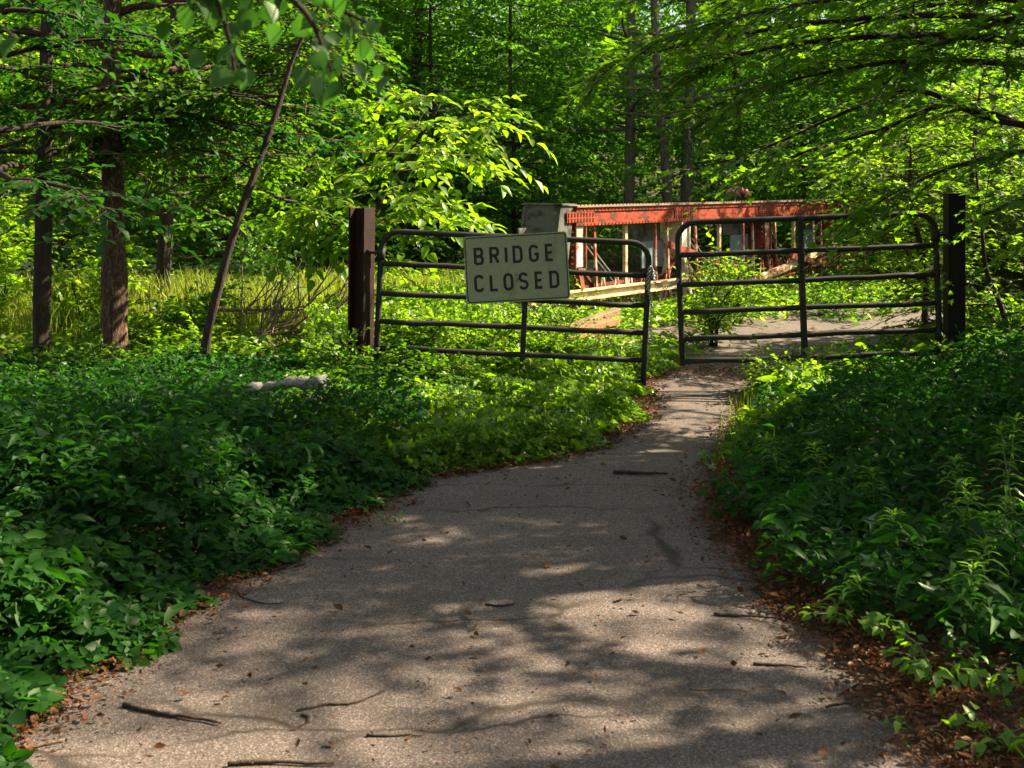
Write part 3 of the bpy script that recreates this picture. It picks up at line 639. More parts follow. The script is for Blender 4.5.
MT = [(430, 25.8, 9, 'leaf_forest', 'soft green tree rising right above the signed gate beyond the meadow'), (330, 25.5, 10, 'leaf', 'tall green tree at the far end of the meadow above the rusty post'),
      (225, 23.5, 9, 'leaf_forest', 'dim tree at the meadow end behind the leaning trunk'), (510, 26.5, 11, 'leaf_forest', 'broad tree behind the grey end post of the bridge'),
      (60, 22.5, 10, 'leaf', 'leafy tree beyond the meadow behind the two upright trunks'), (800, 28.5, 10, 'leaf', 'light green tree beyond the bridge above the middle of the red chord'),
      (905, 25.0, 10, 'leaf_forest', 'dense tree beyond the bridge above the plain gate'), (1010, 22.0, 9, 'leaf', 'leafy tree beyond the bridge near the right border')]
for k, (pxx, Y, H, lm, lab) in enumerate(MT):
    tree('tree', lab, ((pxx - 512) / FPX * Y, Y), [(0, 0, 0), (.1, 0, 2), (.0, .1, 5), (.1, 0, H)], .06, .02, 'bark_dark', lm, 81 + k, nb=84, zmin=.08, blen=(1.3, 2.9), ntw=11, twl=(.5, 1.0), m=13, leaf=.13, group='trees beyond the bridge and the meadow', twigtube=False, sides=10, up=(-.1, .4), flat=.5)

# the wood on the slope behind: one mass
rng = np.random.default_rng(77); TP, TD, TL = [], [], []; tm = MB()
def crown_blob(cx, cyy, cz, rx, rz, n):
    d = nrm(rng.normal(0, 1, (n, 3))); q = rng.uniform(.45, 1, n)[:, None]
    p = np.array((cx, cyy, cz)) + d * q * np.array((rx, rx, rz))
    dd = nrm(d * np.array((1, 1, .3)) + rng.normal(0, .35, (n, 3)))
    TP.append(p); TD.append(dd); TL.append(rng.uniform(.6, 1.3, n))
spots = []
for row, (Y, n) in enumerate(((29, 12), (32.5, 14), (36, 15), (41, 17), (47, 18), (54, 20))):
    for k in range(n):
        X = (k + .5 + rng.uniform(-.35, .35)) / n * (1.25 * Y) - .62 * Y; yy = Y + rng.uniform(-1.6, 1.6)
        if row == 0 and -.30 * Y < X < .2 * Y and rng.random() < .15: continue
        if .065 * yy < X < .18 * yy and yy < 34 or X > .47 * yy: continue
        spots.append((X, yy))
for X, yy in spots:
    g = float(ground(X, yy)); H = rng.uniform(9, 14)
    if rng.random() < .22: tm.tube([(X, yy, g - .2), (X + rng.normal(0, .15), yy, g + H * .4), (X + rng.normal(0, .3), yy, g + H * .9)], [.17, .13, .05], 7)
    for q in range(14):
        a = rng.uniform(0, 6.28); rr = rng.uniform(.2, 2.4); cz = g + H * rng.uniform(.06, .95)
        crown_blob(X + math.cos(a) * rr, yy + math.sin(a) * rr, cz, rng.uniform(1.0, 1.8), rng.uniform(.7, 1.2), 60)
    crown_blob(X, yy, g + .7, 2.0, 1.0, 40)
for p in range(0): pass
TP, TD, TL = np.concatenate(TP), np.concatenate(TD), np.concatenate(TL)
fo = leaf_mesh('forest', [(T_dia(), *twig_leaves(TP, TD, TL, 13, .15, rng, droop=.25, flat=.5), 1.15)], M['leaf_forest'], None, rng, smooth=False)
tag(fo, 'dense green wood rising on the slope behind the bridge', 'forest', kind='stuff')
tag(tm.build('forest_trunks', M['bark_dark']), 'dim trunks inside the wood behind the bridge', 'forest', kind='stuff')

# --- trees out of the frame whose shade falls on the near path
shade_label = 'tall broadleaf tree shading the near path from outside the view'
for k, (X, Y, H, nb) in enumerate(((8.5, 6.6, 11, 26), (7.2, 3.4, 11, 46), (11.5, 9.6, 12, 46), (9.0, 9.2, 12, 40), (13, 5, 12, 46), (15, 8, 13, 46), (6.5, .2, 10, 40), (16.5, 3, 13, 46), (7.8, 10.4, 15, 46), (5.3, 7.4, 3.0, 16))):  # last two are unseen, added to darken the left and right banks
    tree('tree', shade_label, (X, Y), [(0, 0, 0), (.1, 0, 2), (.2, 0, 5), (.1, .2, H)], .2, .05, 'bark_dark', 'leaf', 51 + k, nb=nb, zmin={3: .5, 8: .66}.get(k, .18), blen=(1.8, 3.6) if k < 9 else (.9, 1.7), ntw=7 if k < 9 else 16, twl=(.5, 1.1), m=11, leaf=.14, group='trees shading the path', twigtube=False, up=(-.1, .5))
for k, (X, Y, H) in enumerate(((-7.5, 6, 11), (-6.5, 1, 11), (1.5, -7, 12), (-4, -6, 12), (6, -6, 12))):
    tree('tree', shade_label, (X, Y), [(0, 0, 0), (.1, 0, 2), (.2, 0, 5), (.1, .2, H)], .2, .05, 'bark_dark', 'leaf', 61 + k, nb=40, zmin=.25, blen=(1.8, 3.6), ntw=7, twl=(.5, 1.1), m=11, leaf=.15, group='trees shading the path', twigtube=False, up=(-.1, .5))

# --- bushes
BU = [
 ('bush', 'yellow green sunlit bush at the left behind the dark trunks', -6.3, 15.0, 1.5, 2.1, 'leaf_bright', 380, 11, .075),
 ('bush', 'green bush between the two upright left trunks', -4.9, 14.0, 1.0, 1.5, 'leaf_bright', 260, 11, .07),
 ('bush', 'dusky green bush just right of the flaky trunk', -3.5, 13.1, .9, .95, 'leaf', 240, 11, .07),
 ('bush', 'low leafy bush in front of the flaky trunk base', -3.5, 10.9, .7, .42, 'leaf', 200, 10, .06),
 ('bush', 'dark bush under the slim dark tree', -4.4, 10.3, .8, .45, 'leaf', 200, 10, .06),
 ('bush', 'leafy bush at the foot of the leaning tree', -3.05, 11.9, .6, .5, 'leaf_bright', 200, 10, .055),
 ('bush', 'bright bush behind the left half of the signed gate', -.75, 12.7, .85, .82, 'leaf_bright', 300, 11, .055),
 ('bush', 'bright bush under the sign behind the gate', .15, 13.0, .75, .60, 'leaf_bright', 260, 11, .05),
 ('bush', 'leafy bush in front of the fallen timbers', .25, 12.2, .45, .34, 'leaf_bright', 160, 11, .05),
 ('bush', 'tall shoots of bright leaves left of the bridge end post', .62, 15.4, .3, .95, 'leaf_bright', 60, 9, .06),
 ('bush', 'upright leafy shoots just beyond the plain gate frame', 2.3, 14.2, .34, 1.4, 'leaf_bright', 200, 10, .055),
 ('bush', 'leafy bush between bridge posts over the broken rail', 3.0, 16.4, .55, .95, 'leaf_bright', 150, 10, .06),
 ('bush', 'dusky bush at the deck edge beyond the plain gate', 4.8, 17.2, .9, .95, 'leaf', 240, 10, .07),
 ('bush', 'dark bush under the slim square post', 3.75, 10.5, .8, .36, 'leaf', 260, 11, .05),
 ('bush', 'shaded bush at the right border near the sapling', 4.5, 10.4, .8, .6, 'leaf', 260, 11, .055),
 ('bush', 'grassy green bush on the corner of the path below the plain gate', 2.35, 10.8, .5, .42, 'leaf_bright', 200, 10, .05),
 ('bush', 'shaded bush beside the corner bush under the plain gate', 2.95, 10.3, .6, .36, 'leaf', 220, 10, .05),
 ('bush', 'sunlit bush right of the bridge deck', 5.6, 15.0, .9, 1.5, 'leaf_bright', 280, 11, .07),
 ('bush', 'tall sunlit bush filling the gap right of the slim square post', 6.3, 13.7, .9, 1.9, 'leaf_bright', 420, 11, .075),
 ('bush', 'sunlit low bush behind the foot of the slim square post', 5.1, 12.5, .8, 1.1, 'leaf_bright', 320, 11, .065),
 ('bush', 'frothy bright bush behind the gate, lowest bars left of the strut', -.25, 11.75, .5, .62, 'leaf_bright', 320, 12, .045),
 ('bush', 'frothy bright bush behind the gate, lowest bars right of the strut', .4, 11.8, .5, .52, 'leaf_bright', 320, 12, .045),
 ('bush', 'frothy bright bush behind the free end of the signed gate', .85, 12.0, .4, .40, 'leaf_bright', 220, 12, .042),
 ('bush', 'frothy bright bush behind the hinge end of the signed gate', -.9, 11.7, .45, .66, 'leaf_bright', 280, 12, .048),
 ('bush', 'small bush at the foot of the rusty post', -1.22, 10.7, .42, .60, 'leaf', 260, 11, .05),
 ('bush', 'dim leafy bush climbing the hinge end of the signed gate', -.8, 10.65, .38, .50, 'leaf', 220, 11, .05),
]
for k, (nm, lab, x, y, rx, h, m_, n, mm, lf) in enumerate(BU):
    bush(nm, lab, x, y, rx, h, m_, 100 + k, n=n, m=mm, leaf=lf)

# ------------------------------------------------------------------ ground cover
def cover(name, label, pts, leafm, seed, tmpl, size, Hf, far=1.0, tilt=.45, wsc=1.0):
    """pts: (n,2) plant places; leaves at several heights over each"""
    rng = np.random.default_rng(seed); n = len(pts)
    H = Hf(pts[:, 0], pts[:, 1]); ok = H > .02; pts, H = pts[ok], H[ok]; n = len(pts)
    z = ground(pts[:, 0], pts[:, 1]) + H * np.clip(rng.beta(2.2, 1.1, n) * 1.05, .05, 1.1)
    a = rng.uniform(0, 6.28, n); D = np.stack([np.cos(a), np.sin(a), rng.normal(-.12, .22, n)], 1)
    N = UP + rng.normal(0, tilt, (n, 3)); N[:, 1] -= .25
    S = size * rng.lognormal(0, .28, n) * np.interp(pts[:, 1], [4, 6, 8.5, 20], [1.0, .88, far, far])
    o = leaf_mesh(name, [(tmpl, np.column_stack([pts, z]), D, N, S, wsc)], M[leafm], None, rng)
    return tag(o, label, 'undergrowth', kind='stuff')
def scatter(n, x0, x1, y0, y1, seed, keep):
    r = np.random.default_rng(seed); p = np.column_stack([r.uniform(x0, x1, n), r.uniform(y0, y1, n)]); return p[keep(p[:, 0], p[:, 1], r)]
clump = lambda x, y, f=1.0: .5 + .5 * np.sin(x * 2.9 * f + 1.3 * np.sin(y * 2.1 * f)) * np.sin(y * 3.3 * f + 1.7 * np.sin(x * 1.9 * f))
# left bank, in shade
wob = lambda y: .10 * np.sin(y * 5.3) + .07 * np.sin(y * 11.7 + 1)
HL = lambda x, y: (.05 + (.17 + .22 * clump(x, y)) * sm((eL(y) + wob(y) - x + .04) / .8) * (1 - .45 * sm((y - 8) / 2.0)) + .20 * sm((eL(y) - x - .25) / .7) * sm((y - 5.6) / 1) * sm((8.9 - y) / .8) * (1 - np.exp(-((x + .185 * y) / .32) ** 2)))
p = scatter(150000, -6.5, -.2, 3.2, 11.5, 1, lambda x, y, r: (x < eL(y) + wob(y)) & (x > -.55 * y - .6) & ~((y > 7.9) & (x > -1.9 + .0 * y) & (y < 8.15)))
p = p[(p[:, 0] < -.62) | (p[:, 1] < 7.75)]
gap = np.sin(p[:, 0] * 4.1 + 2 * np.sin(p[:, 1] * 2.7)) * np.sin(p[:, 1] * 4.7 + p[:, 0]); q_ = np.random.default_rng(31).random(len(p)); p = p[(gap > -.72) | (q_ < .3)]; q_ = np.random.default_rng(32).random(len(p)) + .25 * np.sin(p[:, 0] * 2.3 + p[:, 1] * 1.9)
cover('undergrowth', 'small oval leaves mixed through the shaded bank left of the path', p[q_ > .72], 'leaf_shaded', 33, T_ovate(.3), .06, lambda x, y: HL(x, y) * 1.12, far=.65)
cover('undergrowth', 'narrow drooping weed leaves standing up through the left bank', p[(q_ > .60) & (q_ < .72)], 'leaf_shaded', 34, T_ovate(.16, .05, -.35), .10, lambda x, y: HL(x, y) * 1.3, far=.65, tilt=.8)
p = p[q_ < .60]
cover('undergrowth', 'dark broad-leaved undergrowth on the shaded bank left of the path', p, 'leaf_shaded', 2, T_tri(.33), .078, HL, far=.62)
# gate bank, sunlit small leaves
HG = lambda x, y: (.04 + (.10 + .20 * clump(x, y, 1.4) + .35 * sm((y - 11.0) / .8) * sm((.3 - x) / .8) - .06 * sm((y - 9.6) / .8) * sm((11.2 - y) / .3)) * sm((eL(y) + wob(y) * .6 - x) / .3) * (1 - .82 * sm((y - 12) / .6) * sm((x - .1) / .4)))
p = scatter(80000, -1.9, 1.8, 7.8, 14.0, 3, lambda x, y, r: (x < eL(y) + wob(y) * .6 - .02) & (x > -1.5 + .5 * (y - 8) * -.3))
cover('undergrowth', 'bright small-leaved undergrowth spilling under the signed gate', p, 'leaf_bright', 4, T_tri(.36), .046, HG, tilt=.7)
# right bank, in shade
HR = lambda x, y: (.03 + (.11 + .16 * clump(x, y, 1.2) + .22 * sm((x - eR(y) - 1.1) / 1.2)) * (1 - .3 * sm((y - 9.3) / 1.2)) + .26 * sm((x - eR(y) - .35) / .5) * sm((y - 6.3) / .8) * sm((10.0 - y) / .8) * (.6 + .6 * clump(x, y, 1.6)) * sm((x - eR(y) - .18 - wob(y)) / .9))
p = scatter(80000, 1.0, 6.2, 4.6, 12.5, 5, lambda x, y, r: (x > eR(y) + .12 + wob(y) + .13 * sm((y - 6.8) / .8) + .35 * np.exp(-((y - 4.7) / .5) ** 2)) & (x < .45 * y + .8))
q_ = np.random.default_rng(35).random(len(p)) + .3 * np.sin(p[:, 0] * 2.9 + p[:, 1] * 2.3)
cover('undergrowth', 'dark weedy undergrowth on the shaded bank right of the path', p[q_ < .55], 'leaf_shaded', 6, T_ovate(.26), .055, HR, far=.7, tilt=.6)
cover('undergrowth', 'narrow weed leaves rising through the right bank', p[(q_ >= .55) & (q_ < .85)], 'leaf_shaded', 36, T_ovate(.15, .05, -.35), .10, lambda x, y: HR(x, y) * 1.25, far=.7, tilt=.9)
cover('undergrowth', 'three-part leaves scattered through the right bank', p[q_ >= .85], 'leaf_shaded', 37, T_tri(.34), .065, HR, tilt=.5)
# beyond the gates, both sides of the bridge
HB = lambda x, y: (.16 + .22 * clump(x, y, .9)) * (1 - .75 * np.exp(-((x - 1.0) / 1.1) ** 2 - ((y - 14.3) / 2.2) ** 2))
p = scatter(60000, -9, 9, 11.5, 24, 8, lambda x, y, r: ((x < eL(np.minimum(y, 15)) - .15) | (x > eR(np.minimum(y, 15)) + .2)) & (np.abs(x) < .5 * y) & ~((along(x, y) > -1.5) & ((x - BX) * .804 - (y - BY) * .595 > .3) & ((x - BX) * .804 - (y - BY) * .595 < 4.3)) & ~((x < -1.4) & (y > 14) & (r.random(len(x)) < .7)))
cover('undergrowth', 'sunlit green weeds around the bridge beyond the gates', p, 'leaf_bright', 9, T_ovate(.32), .085, HB)
r = np.random.default_rng(19); n = 26000
u_ = r.uniform(-1.2, 14, n); v_ = -.35 - np.abs(r.normal(0, 1, n)) * np.interp(u_, [-1.2, 1, 3.5, 8], [.45, .7, 1.2, 2.2]); k_ = v_ > -4.6; u_, v_ = u_[k_], v_[k_]
p = np.column_stack([BX + u_ * math.cos(BA) - v_ * math.sin(BA), BY + u_ * math.sin(BA) + v_ * math.cos(BA)])
HD = lambda x, y: .05 + .22 * clump(x, y, 1.1)
rng = r; zt = HD(p[:, 0], p[:, 1]) * np.clip(r.beta(2, 1.2, len(p)), .05, 1) + .015; a = r.uniform(0, 6.28, len(p))
o = leaf_mesh('undergrowth', [(T_ovate(.3), np.column_stack([p, zt]), np.stack([np.cos(a), np.sin(a), r.normal(-.1, .25, len(p))], 1), UP + r.normal(0, .5, (len(p), 3)), .085 * r.lognormal(0, .25, len(p)), 1.0)], M['leaf_bright'], None, r)
tag(o, 'green weeds growing over the bridge deck beside the broken rail', 'undergrowth', kind='stuff')
# meadow behind the leaning tree
r = np.random.default_rng(10); n = 42000
p = np.column_stack([r.uniform(-11, 0, n), r.uniform(13.2, 25, n)]); p = p[(p[:, 0] > -.46 * p[:, 1] - .5) & (p[:, 0] < -.3)]
a = r.uniform(0, 6.28, len(p)); ln = r.uniform(.25, .8, len(p)) * np.interp(p[:, 1], [13, 17, 21, 25], [.75, .7, .4, .12]) * (.6 + .8 * clump(p[:, 0], p[:, 1], .7))
D = np.stack([np.cos(a) * .45, np.sin(a) * .45, np.full(len(p), 1.0)], 1); N = np.stack([np.cos(a), np.sin(a), np.full(len(p), .3)], 1) + r.normal(0, .3, (len(p), 3))
o = leaf_mesh('meadow_grass', [(T_blade(), np.column_stack([p, ground(p[:, 0], p[:, 1])]), D, N, ln, .035)], M['meadow'], None, r)
tag(o, 'tall sunlit meadow grass seen left of the rusty post', 'grass', kind='stuff')
# grass at the inside corner of the path
n = 3600; p = np.column_stack([r.uniform(1.1, 3.4, n), r.uniform(7.9, 11.6, n)]); d = p[:, 0] - eR(p[:, 1]); p = p[(d > -.08) & (d < .8)]
a = r.uniform(0, 6.28, len(p)); tl = r.uniform(.3, 1.3, len(p)); D = np.stack([np.cos(a) * tl, np.sin(a) * tl, np.full(len(p), 1.0)], 1); N = np.stack([np.cos(a), np.sin(a), np.full(len(p), .3)], 1)
o = leaf_mesh('grass', [(T_blade(), np.column_stack([p, ground(p[:, 0], p[:, 1])]), D, N, r.uniform(.07, .22, len(p)) * (.5 + clump(p[:, 0] * 2, p[:, 1] * 2)), .03)], M['grass'], None, r)
tag(o, 'fringe of green grass along the inside bend of the path', 'grass', kind='stuff')

r2 = np.random.default_rng(23); n = 13000; p = np.column_stack([r2.uniform(1.2, 3.2, n), r2.uniform(8.2, 11.4, n)]); d = p[:, 0] - eR(p[:, 1]); p = p[(d > .04) & (d < .95)]
HC = lambda x, y: .05 + .30 * clump(x, y, 1.6) * sm((x - eR(y)) / .3)
cover('undergrowth', 'bright narrow-leaved weeds mixed into the grass at the path bend', p, 'leaf_bright', 24, T_ovate(.17, .06, -.3), .085, HC, tilt=.7)
# dead leaves along the edges
r = np.random.default_rng(12); n = 46000
y = r.uniform(3.4, 12.2, n); sidr = r.random(n) < .6
e = np.abs(r.normal(0, 1, n))
x = np.where(sidr, eR(y) + .20 - e * .15 + .2 * np.exp(-((y - 4.6) / .8) ** 2), eL(y) - .12 + e * .13)
k = np.where(y < 12.3, True, True); x, y = x[k], y[k]
x2 = r.uniform(-1.6, 1.3, 2200); y2 = r.uniform(3.6, 10.5, 2200); kk = (x2 > eL(y2)) & (x2 < eR(y2))
x3 = r.uniform(.9, 2.4, 13000); y3 = r.uniform(3.5, 5.6, 13000); k3 = x3 > eR(y3) - .16 * r.random(13000) ** 2 - .12 * np.sin(y3 * 9) * np.sin(y3 * 23)
x4 = r.normal(1.95, .4, 3200); y4 = r.normal(12.2, .45, 3200)
x = np.concatenate([x, x2[kk], x3[k3], x4]); y = np.concatenate([y, y2[kk], y3[k3], y4]); n = len(x)
a = r.uniform(0, 6.28, n); D = np.stack([np.cos(a), np.sin(a), r.normal(0, .25, n)], 1); N = UP + r.normal(0, .45, (n, 3))
o = leaf_mesh('leaf_litter', [(T_ovate(.28, .16, .14), np.column_stack([x, y, np.maximum(ground(x, y), .026) + r.uniform(.002, .02, n)]), D, N, np.clip(.014 * r.lognormal(0, .55, n), .005, .055), r.uniform(.5, 1.2, n))], M['litter'], None, r)
tag(o, 'brown dead leaves strewn along both edges of the path', 'dead leaves', kind='stuff')

# ------------------------------------------------------------------ countable small plants on the right bank
def weed(base_px, top_py, Y, label, seed, leafl=.095, nleaf=28):
    rng = np.random.default_rng(seed); x = (base_px - 512) / FPX * Y; z0 = float(ground(x, Y)); H = CH - (top_py - HY) / FPX * Y - z0
    r = empty('weed_stalk', (x, Y, z0), label=label, cat='weed', group='upright weed stalks on the right bank')
    lean = rng.normal(0, .05, 2); P = catmull([(0, 0, 0), (lean[0] * .3, lean[1] * .3, H * .4), (lean[0], lean[1], H * .8), (lean[0] * 1.5, lean[1] * 1.3, H)], 5)
    b = MB(); b.tube(P, np.linspace(.0045, .0015, len(P)), 6); b.build('stem', M['stem'], r)
    t = np.concatenate([np.linspace(.25, .93, nleaf), np.linspace(.94, 1, 9)]); i = np.clip((t * (len(P) - 1)).astype(int), 0, len(P) - 1)
    a = np.arange(len(t)) * 2.4 + rng.normal(0, .2, len(t)); u = .35 + 1.3 * np.clip((t - .82) / .18, 0, 1)
    D = np.stack([np.cos(a), np.sin(a), u + rng.normal(0, .12, len(t))], 1); N = np.stack([-np.cos(a) * u, -np.sin(a) * u, np.ones(len(t))], 1)
    s = leafl * (1.05 - .45 * np.clip((t - .7) / .3, 0, 1)) * rng.uniform(.8, 1.1, len(t))
    leaf_mesh('leaves', [(T_ovate(.105, .03, -.5), P[i] + 0, D, N, s, 1.0)], M['leaf_weed'], r, rng)
W_ = [(888, 512, 5.6, 'brightest single weed stalk standing clear of the dark bank'),
      (826, 578, 5.2, 'short weed stalk at the litter edge, nearest the path'),
      (940, 492, 5.7, 'dim weed stalk right of the brightest stalk'),
      (972, 482, 5.7, 'weed stalk with long drooping leaves between the dim one and the tall group'),
      (1004, 418, 6.3, 'tallest weed stalk near the right border'),
      (1016, 430, 5.9, 'slender bright weed stalk touching the right border'),
      (996, 500, 5.5, 'shorter weed stalk in front of the tallest stalk'),
      (956, 560, 5.0, 'stubby weed stalk low in front of the long-leaved stalk'),
      (980, 536, 5.2, 'leaning weed stalk among low leaves below the tall group'),
      (875, 470, 6.4, 'faint weed stalk in deep shade behind the brightest stalk'),
      (826, 444, 7.0, 'faint weed stalk in deep shade above the path bend'),
      (782, 440, 7.2, 'smallest weed stalk near the inside bend of the path'),
      (955, 455, 6.2, 'thin shaded weed stalk behind the long-leaved stalk')]
for k, (bx_, ty, Y, lab) in enumerate(W_): weed(bx_, ty, Y, lab, 200 + k)
def rosette(pxx, pyy, label, seed, n=40, rad=.2, leaf=.07, h=.14):
    rng = np.random.default_rng(seed); Y = FPX * CH / (pyy - HY); x = (pxx - 512) / FPX * Y
    r = empty('low_plant', (x, Y, float(ground(x, Y))), label=label, cat='plant', group='low plants in the litter')
    b = MB(); P, D = [], []
    for k in range(6):
        a = rng.uniform(0, 6.28); e = np.array((math.cos(a) * rad, math.sin(a) * rad * .7, h * rng.uniform(.6, 1.1))); Bp = catmull([(0, 0, 0), e * np.array((.4, .4, .8)), e], 4); b.tube(Bp, .0025, 4)
        for t in range(n // 6): i = rng.integers(3, len(Bp)); P.append(Bp[i] + rng.normal(0, .02, 3)); D.append(np.array((math.cos(a), math.sin(a), -.2)) + rng.normal(0, .7, 3) * np.array((1, 1, .4)))
    b.build('stem', M['stem'], r)
    P = np.array(P); leaf_mesh('leaves', [(T_ovate(.3, .1, -.2), P, np.array(D), UP + rng.normal(0, .4, (len(P), 3)), leaf * rng.uniform(.6, 1.1, len(P)), 1.0)], M['leaf_weed'], r, rng)
rosette(935, 690, 'bright trailing leafy plant on the brown litter', 1, 54, .2, .06)
rosette(985, 700, 'leafy plant right of the bright trailing plant', 2, 40, .16, .06)
rosette(995, 752, 'dark broad-leaved plant at the lower right corner', 3, 30, .12, .075, .08)
rosette(915, 740, 'tiny green sprout on the litter below the trailing plant', 4, 12, .08, .045, .05)
rosette(860, 640, 'leafy plant under the short weed stalk', 5, 70, .28, .055)
rosette(711, 464, 'lone yellow green sprig lying on the path at the bend', 6, 14, .05, .05, .05)
rosette(398, 525, 'tiny green leaf cluster at the left edge of the path', 7, 12, .06, .04, .05)

# ------------------------------------------------------------------ sticks on the path
def pathz(x, y):
    f = np.clip((x - float(eL(y)) + .22) / (float(eR(y)) + .03 - float(eL(y)) + .22), .03, .97); return .012 + .012 * math.sin(math.pi * f)
def gp(x, y, lift=.034): Y = FPX * (CH - lift) / (y - HY); return np.array(((x - 512) / FPX * Y, Y, lift))
ST = [([(124, 705), (160, 714), (190, 719), (221, 724)], .012, 'twig', 'thick dark stick lying near the lower left leaves'),
      ([(297, 712), (330, 707), (360, 704), (386, 692)], .006, 'twig', 'long thin twig with a curved tip right of the thick stick'),
      ([(302, 716), (308, 724), (290, 733)], .006, 'twig', 'short hooked twig under the long thin twig'),
      ([(238, 592), (245, 598), (262, 604), (282, 604)], .005, 'twig', 'arched twig at the leaf edge on the left'),
      ([(614, 473), (640, 474), (666, 474)], .018, 'bark_dark', 'dark stout stick lying across the path at the bend'),
      ([(226, 766), (270, 764), (335, 766)], .011, 'twig', 'brown stick at the very bottom of the picture'),
      ([(2, 752), (30, 748), (62, 741)], .010, 'paletwig', 'pale straight stick beside the leaves in the lower left corner'),
      ([(486, 606), (500, 608), (512, 606)], .007, 'bark_dark', 'small dark twig in the middle of the path'),
      ([(752, 664), (780, 665), (808, 667)], .008, 'twig', 'straight brown twig right of the path middle'),
      ([(716, 614), (745, 616), (782, 618)], .009, 'twig', 'brown stick pointing at the litter on the right'),
      ([(826, 707), (845, 703), (872, 702)], .007, 'twig', 'short twig with a knot at the right path edge'),
      ([(366, 738), (395, 738), (420, 738)], .006, 'twig', 'short straight twig below the hooked twig'),
      ([(840, 676), (870, 675), (900, 678)], .006, 'paletwig', 'thin pale twig on the litter margin at right'),
      ([(690, 690), (730, 690), (750, 692)], .004, 'paletwig', 'fine straw coloured twig on the sunlit path at right')]
for k, (P, rr, m_, lab) in enumerate(ST):
    b = MB(); C = catmull([gp(*p, .015 + .7 * rr) for p in P], 5); C[:, 2] = [pathz(c[0], c[1]) + .75 * rr for c in C]; rg_ = np.random.default_rng(300 + k); C = C + rg_.normal(0, .0035, C.shape) * np.array((1, 1, .15))
    b.tube(C, np.linspace(1, .5, len(C)) * .78 * rr * rg_.uniform(.85, 1.15, len(C)), 7); tag(b.build('stick', M[m_]), lab, 'stick', 'sticks lying on the path')

# ------------------------------------------------------------------ fallen log and dead limbs left of the rusty post
b = MB(); A, B_ = px(246, 391, 9.3), px(325, 382, 9.0); C = catmull([A, A * .5 + B_ * .5 + UP * .02, B_], 8); rgl = np.random.default_rng(5)
b.tube(C, np.linspace(.016, .050, len(C)) * (1 + .16 * np.sin(np.arange(len(C)) * 1.7)), 12, bump=[1 + rgl.normal(0, .20, 12) for _ in C])
o = b.build('log', M['greywood']); tag(o, 'weathered pale grey broken log lying among leaves', 'log')
for k, (x, y, s, lab) in enumerate(((254, 392, .07, 'pale splintered chunk at the left end of the grey log'), (314, 405, .08, 'pale splintered chunk below the right end of the grey log'))):
    b = MB(); c = px(x, y - 4, 9.05); b.tube([c + np.array((-s, 0, -s * .3)), c, c + np.array((s * .8, .02, s * .4))], [s * .25, s * .5, s * .2], 6, bump=[1 + rgl.normal(0, .2, 6) for _ in range(3)])
    tag(b.build('wood_chunk', M['greywood']), lab, 'wood chunk')
def dead_limb(pts, rr, label, seed, nt=12):
    rng = np.random.default_rng(seed); C = catmull(pts, 5); b = MB(); b.tube(C, np.linspace(1, .2, len(C)) * rr, 6)
    for t in rng.uniform(.15, .95, nt):
        i = int(t * (len(C) - 2)); d = nrm(C[i + 1] - C[i]); q = d * .6 + UP * rng.normal(.35, .5) + rng.normal(0, .35, 3); q = nrm(q); l = rng.uniform(.3, .9) * rr / .02
        s = np.linspace(0, 1, 5)[:, None]; Bp = C[i] + q * l * s + np.cumsum(rng.normal(0, .02, (5, 3)), 0); b.tube(Bp, [.010, .009, .007, .005, .003], 4, cap=False)
        b.tube([Bp[2], Bp[2] + nrm(q + rng.normal(0, .6, 3)) * l * .4], [.004, .002], 3, cap=False)
    tag(b.build('dead_branch', M['dead']), label, 'branch', 'bare dead branches left of the rusty post')
dead_limb([px(215, 346, 12.4), px(262, 336, 12.3), px(310, 328, 12.2), px(352, 316, 12.3)], .028, 'thickest bare branch lying low across the meadow edge', 1, 26)
dead_limb([px(208, 310, 12.9), px(260, 310, 13.0), px(320, 308, 13.0), px(356, 298, 13)], .020, 'thin level bare branch above the thickest one', 2, 20)
dead_limb([px(262, 338, 12.6), px(280, 315, 12.7), px(286, 296, 12.8)], .012, 'short bare branch curving upward from the thickest one', 3, 8)
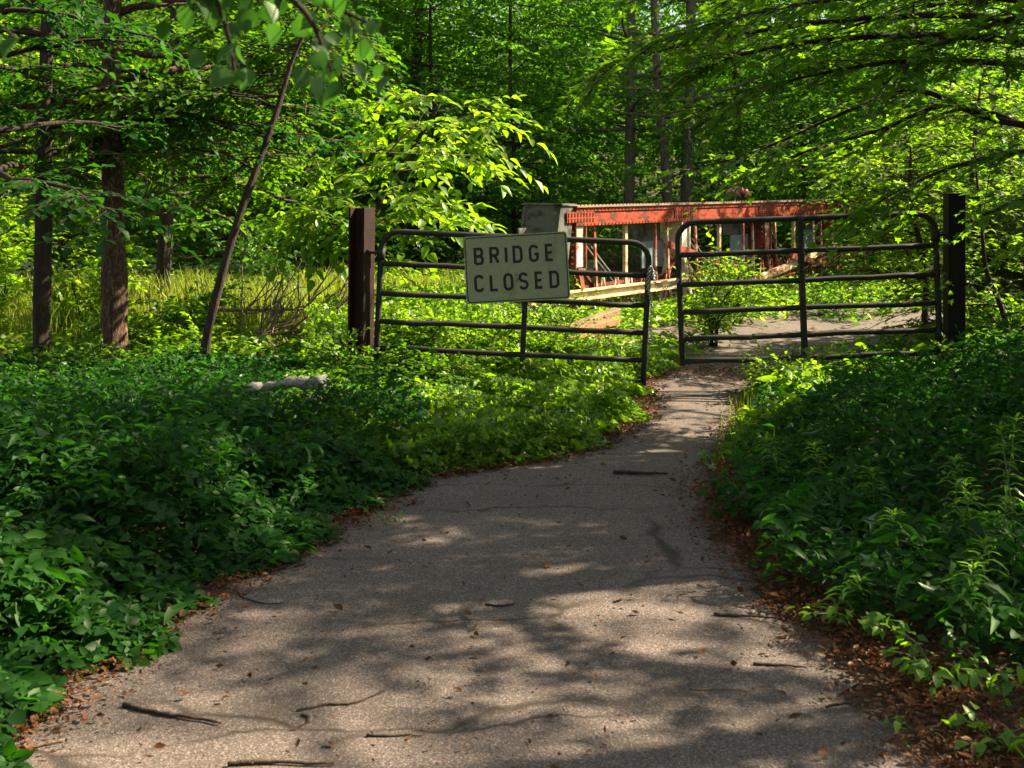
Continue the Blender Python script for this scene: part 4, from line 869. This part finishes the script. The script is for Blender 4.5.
dead_limb([px(118, 220, 12.0), px(135, 208, 12.0), px(152, 198, 12.0), px(170, 190, 12)], .012, 'pale dead branch sticking out of the flaky trunk', 4, 10)
dead_limb([px(55, 188, 11.2), px(72, 166, 11.2), px(98, 154, 11.3), px(200, 156, 11.4), px(330, 152, 11.6), px(470, 155, 11.8)], .014, 'long dark bare branch crossing level in front of the left trunks', 5, 10)

# ------------------------------------------------------------------ poplar spray hanging close to the lens from a tree beside the camera
rng = np.random.default_rng(91); pt = empty('poplar_tree', (-2.42, 2.45, 0), label='near poplar whose large round leaves hang in from above', cat='tree')
off = np.array((-2.42, 2.45, 0.0)); b = MB(); b.tube([(0, 0, -.1), (.03, 0, 1.5), (0, .05, 3), (.05, 0, 6)], [.13, .11, .09, .04], 12)
br_ = [[(0, 0, 2.5), (.7, .1, 2.66), (1.3, .2, 2.52), (1.7, .2, 2.37), (1.95, .2, 2.27), (2.12, .22, 2.19)], [(1.3, .2, 2.52), (1.6, .15, 2.42), (1.78, .2, 2.26), (1.84, .2, 2.06)], [(0, 0, 2.3), (.7, -.2, 2.37), (1.3, -.4, 2.27), (1.6, -.47, 2.13)], [(1.5, .2, 2.45), (1.75, .1, 2.36), (1.98, .1, 2.22), (2.05, .12, 2.08)]]
P, D, N = [], [], []
for k, q in enumerate(br_):
    C = catmull(q, 6); b.tube(C, np.linspace(.014 if k else .03, .003, len(C)), 6)
    for t in rng.uniform((.55, .35, .8, .35)[k], 1, (34, 26, 7, 26)[k]):
        i = int(t * (len(C) - 1)); o1 = rng.normal(0, 1, 3) * np.array((.036, .07, .036)); o1[2] -= .045
        b.tube([C[i], C[i] + o1 * .6, C[i] + o1], .0013, 3, cap=False); P.append(C[i] + o1)
        D.append(np.array((rng.normal(0, .5), rng.normal(0, .4), -.8))); N.append(np.array((rng.normal(0, .7), -1 + rng.normal(0, .6), rng.normal(.3, .6))))
b.build('trunk', M['bark_dark'], pt)
leaf_mesh('leaves', [(T_round(), np.array(P), np.array(D), np.array(N), rng.uniform(.034, .058, len(P)), .92)], M['leaf_poplar'], pt, rng)
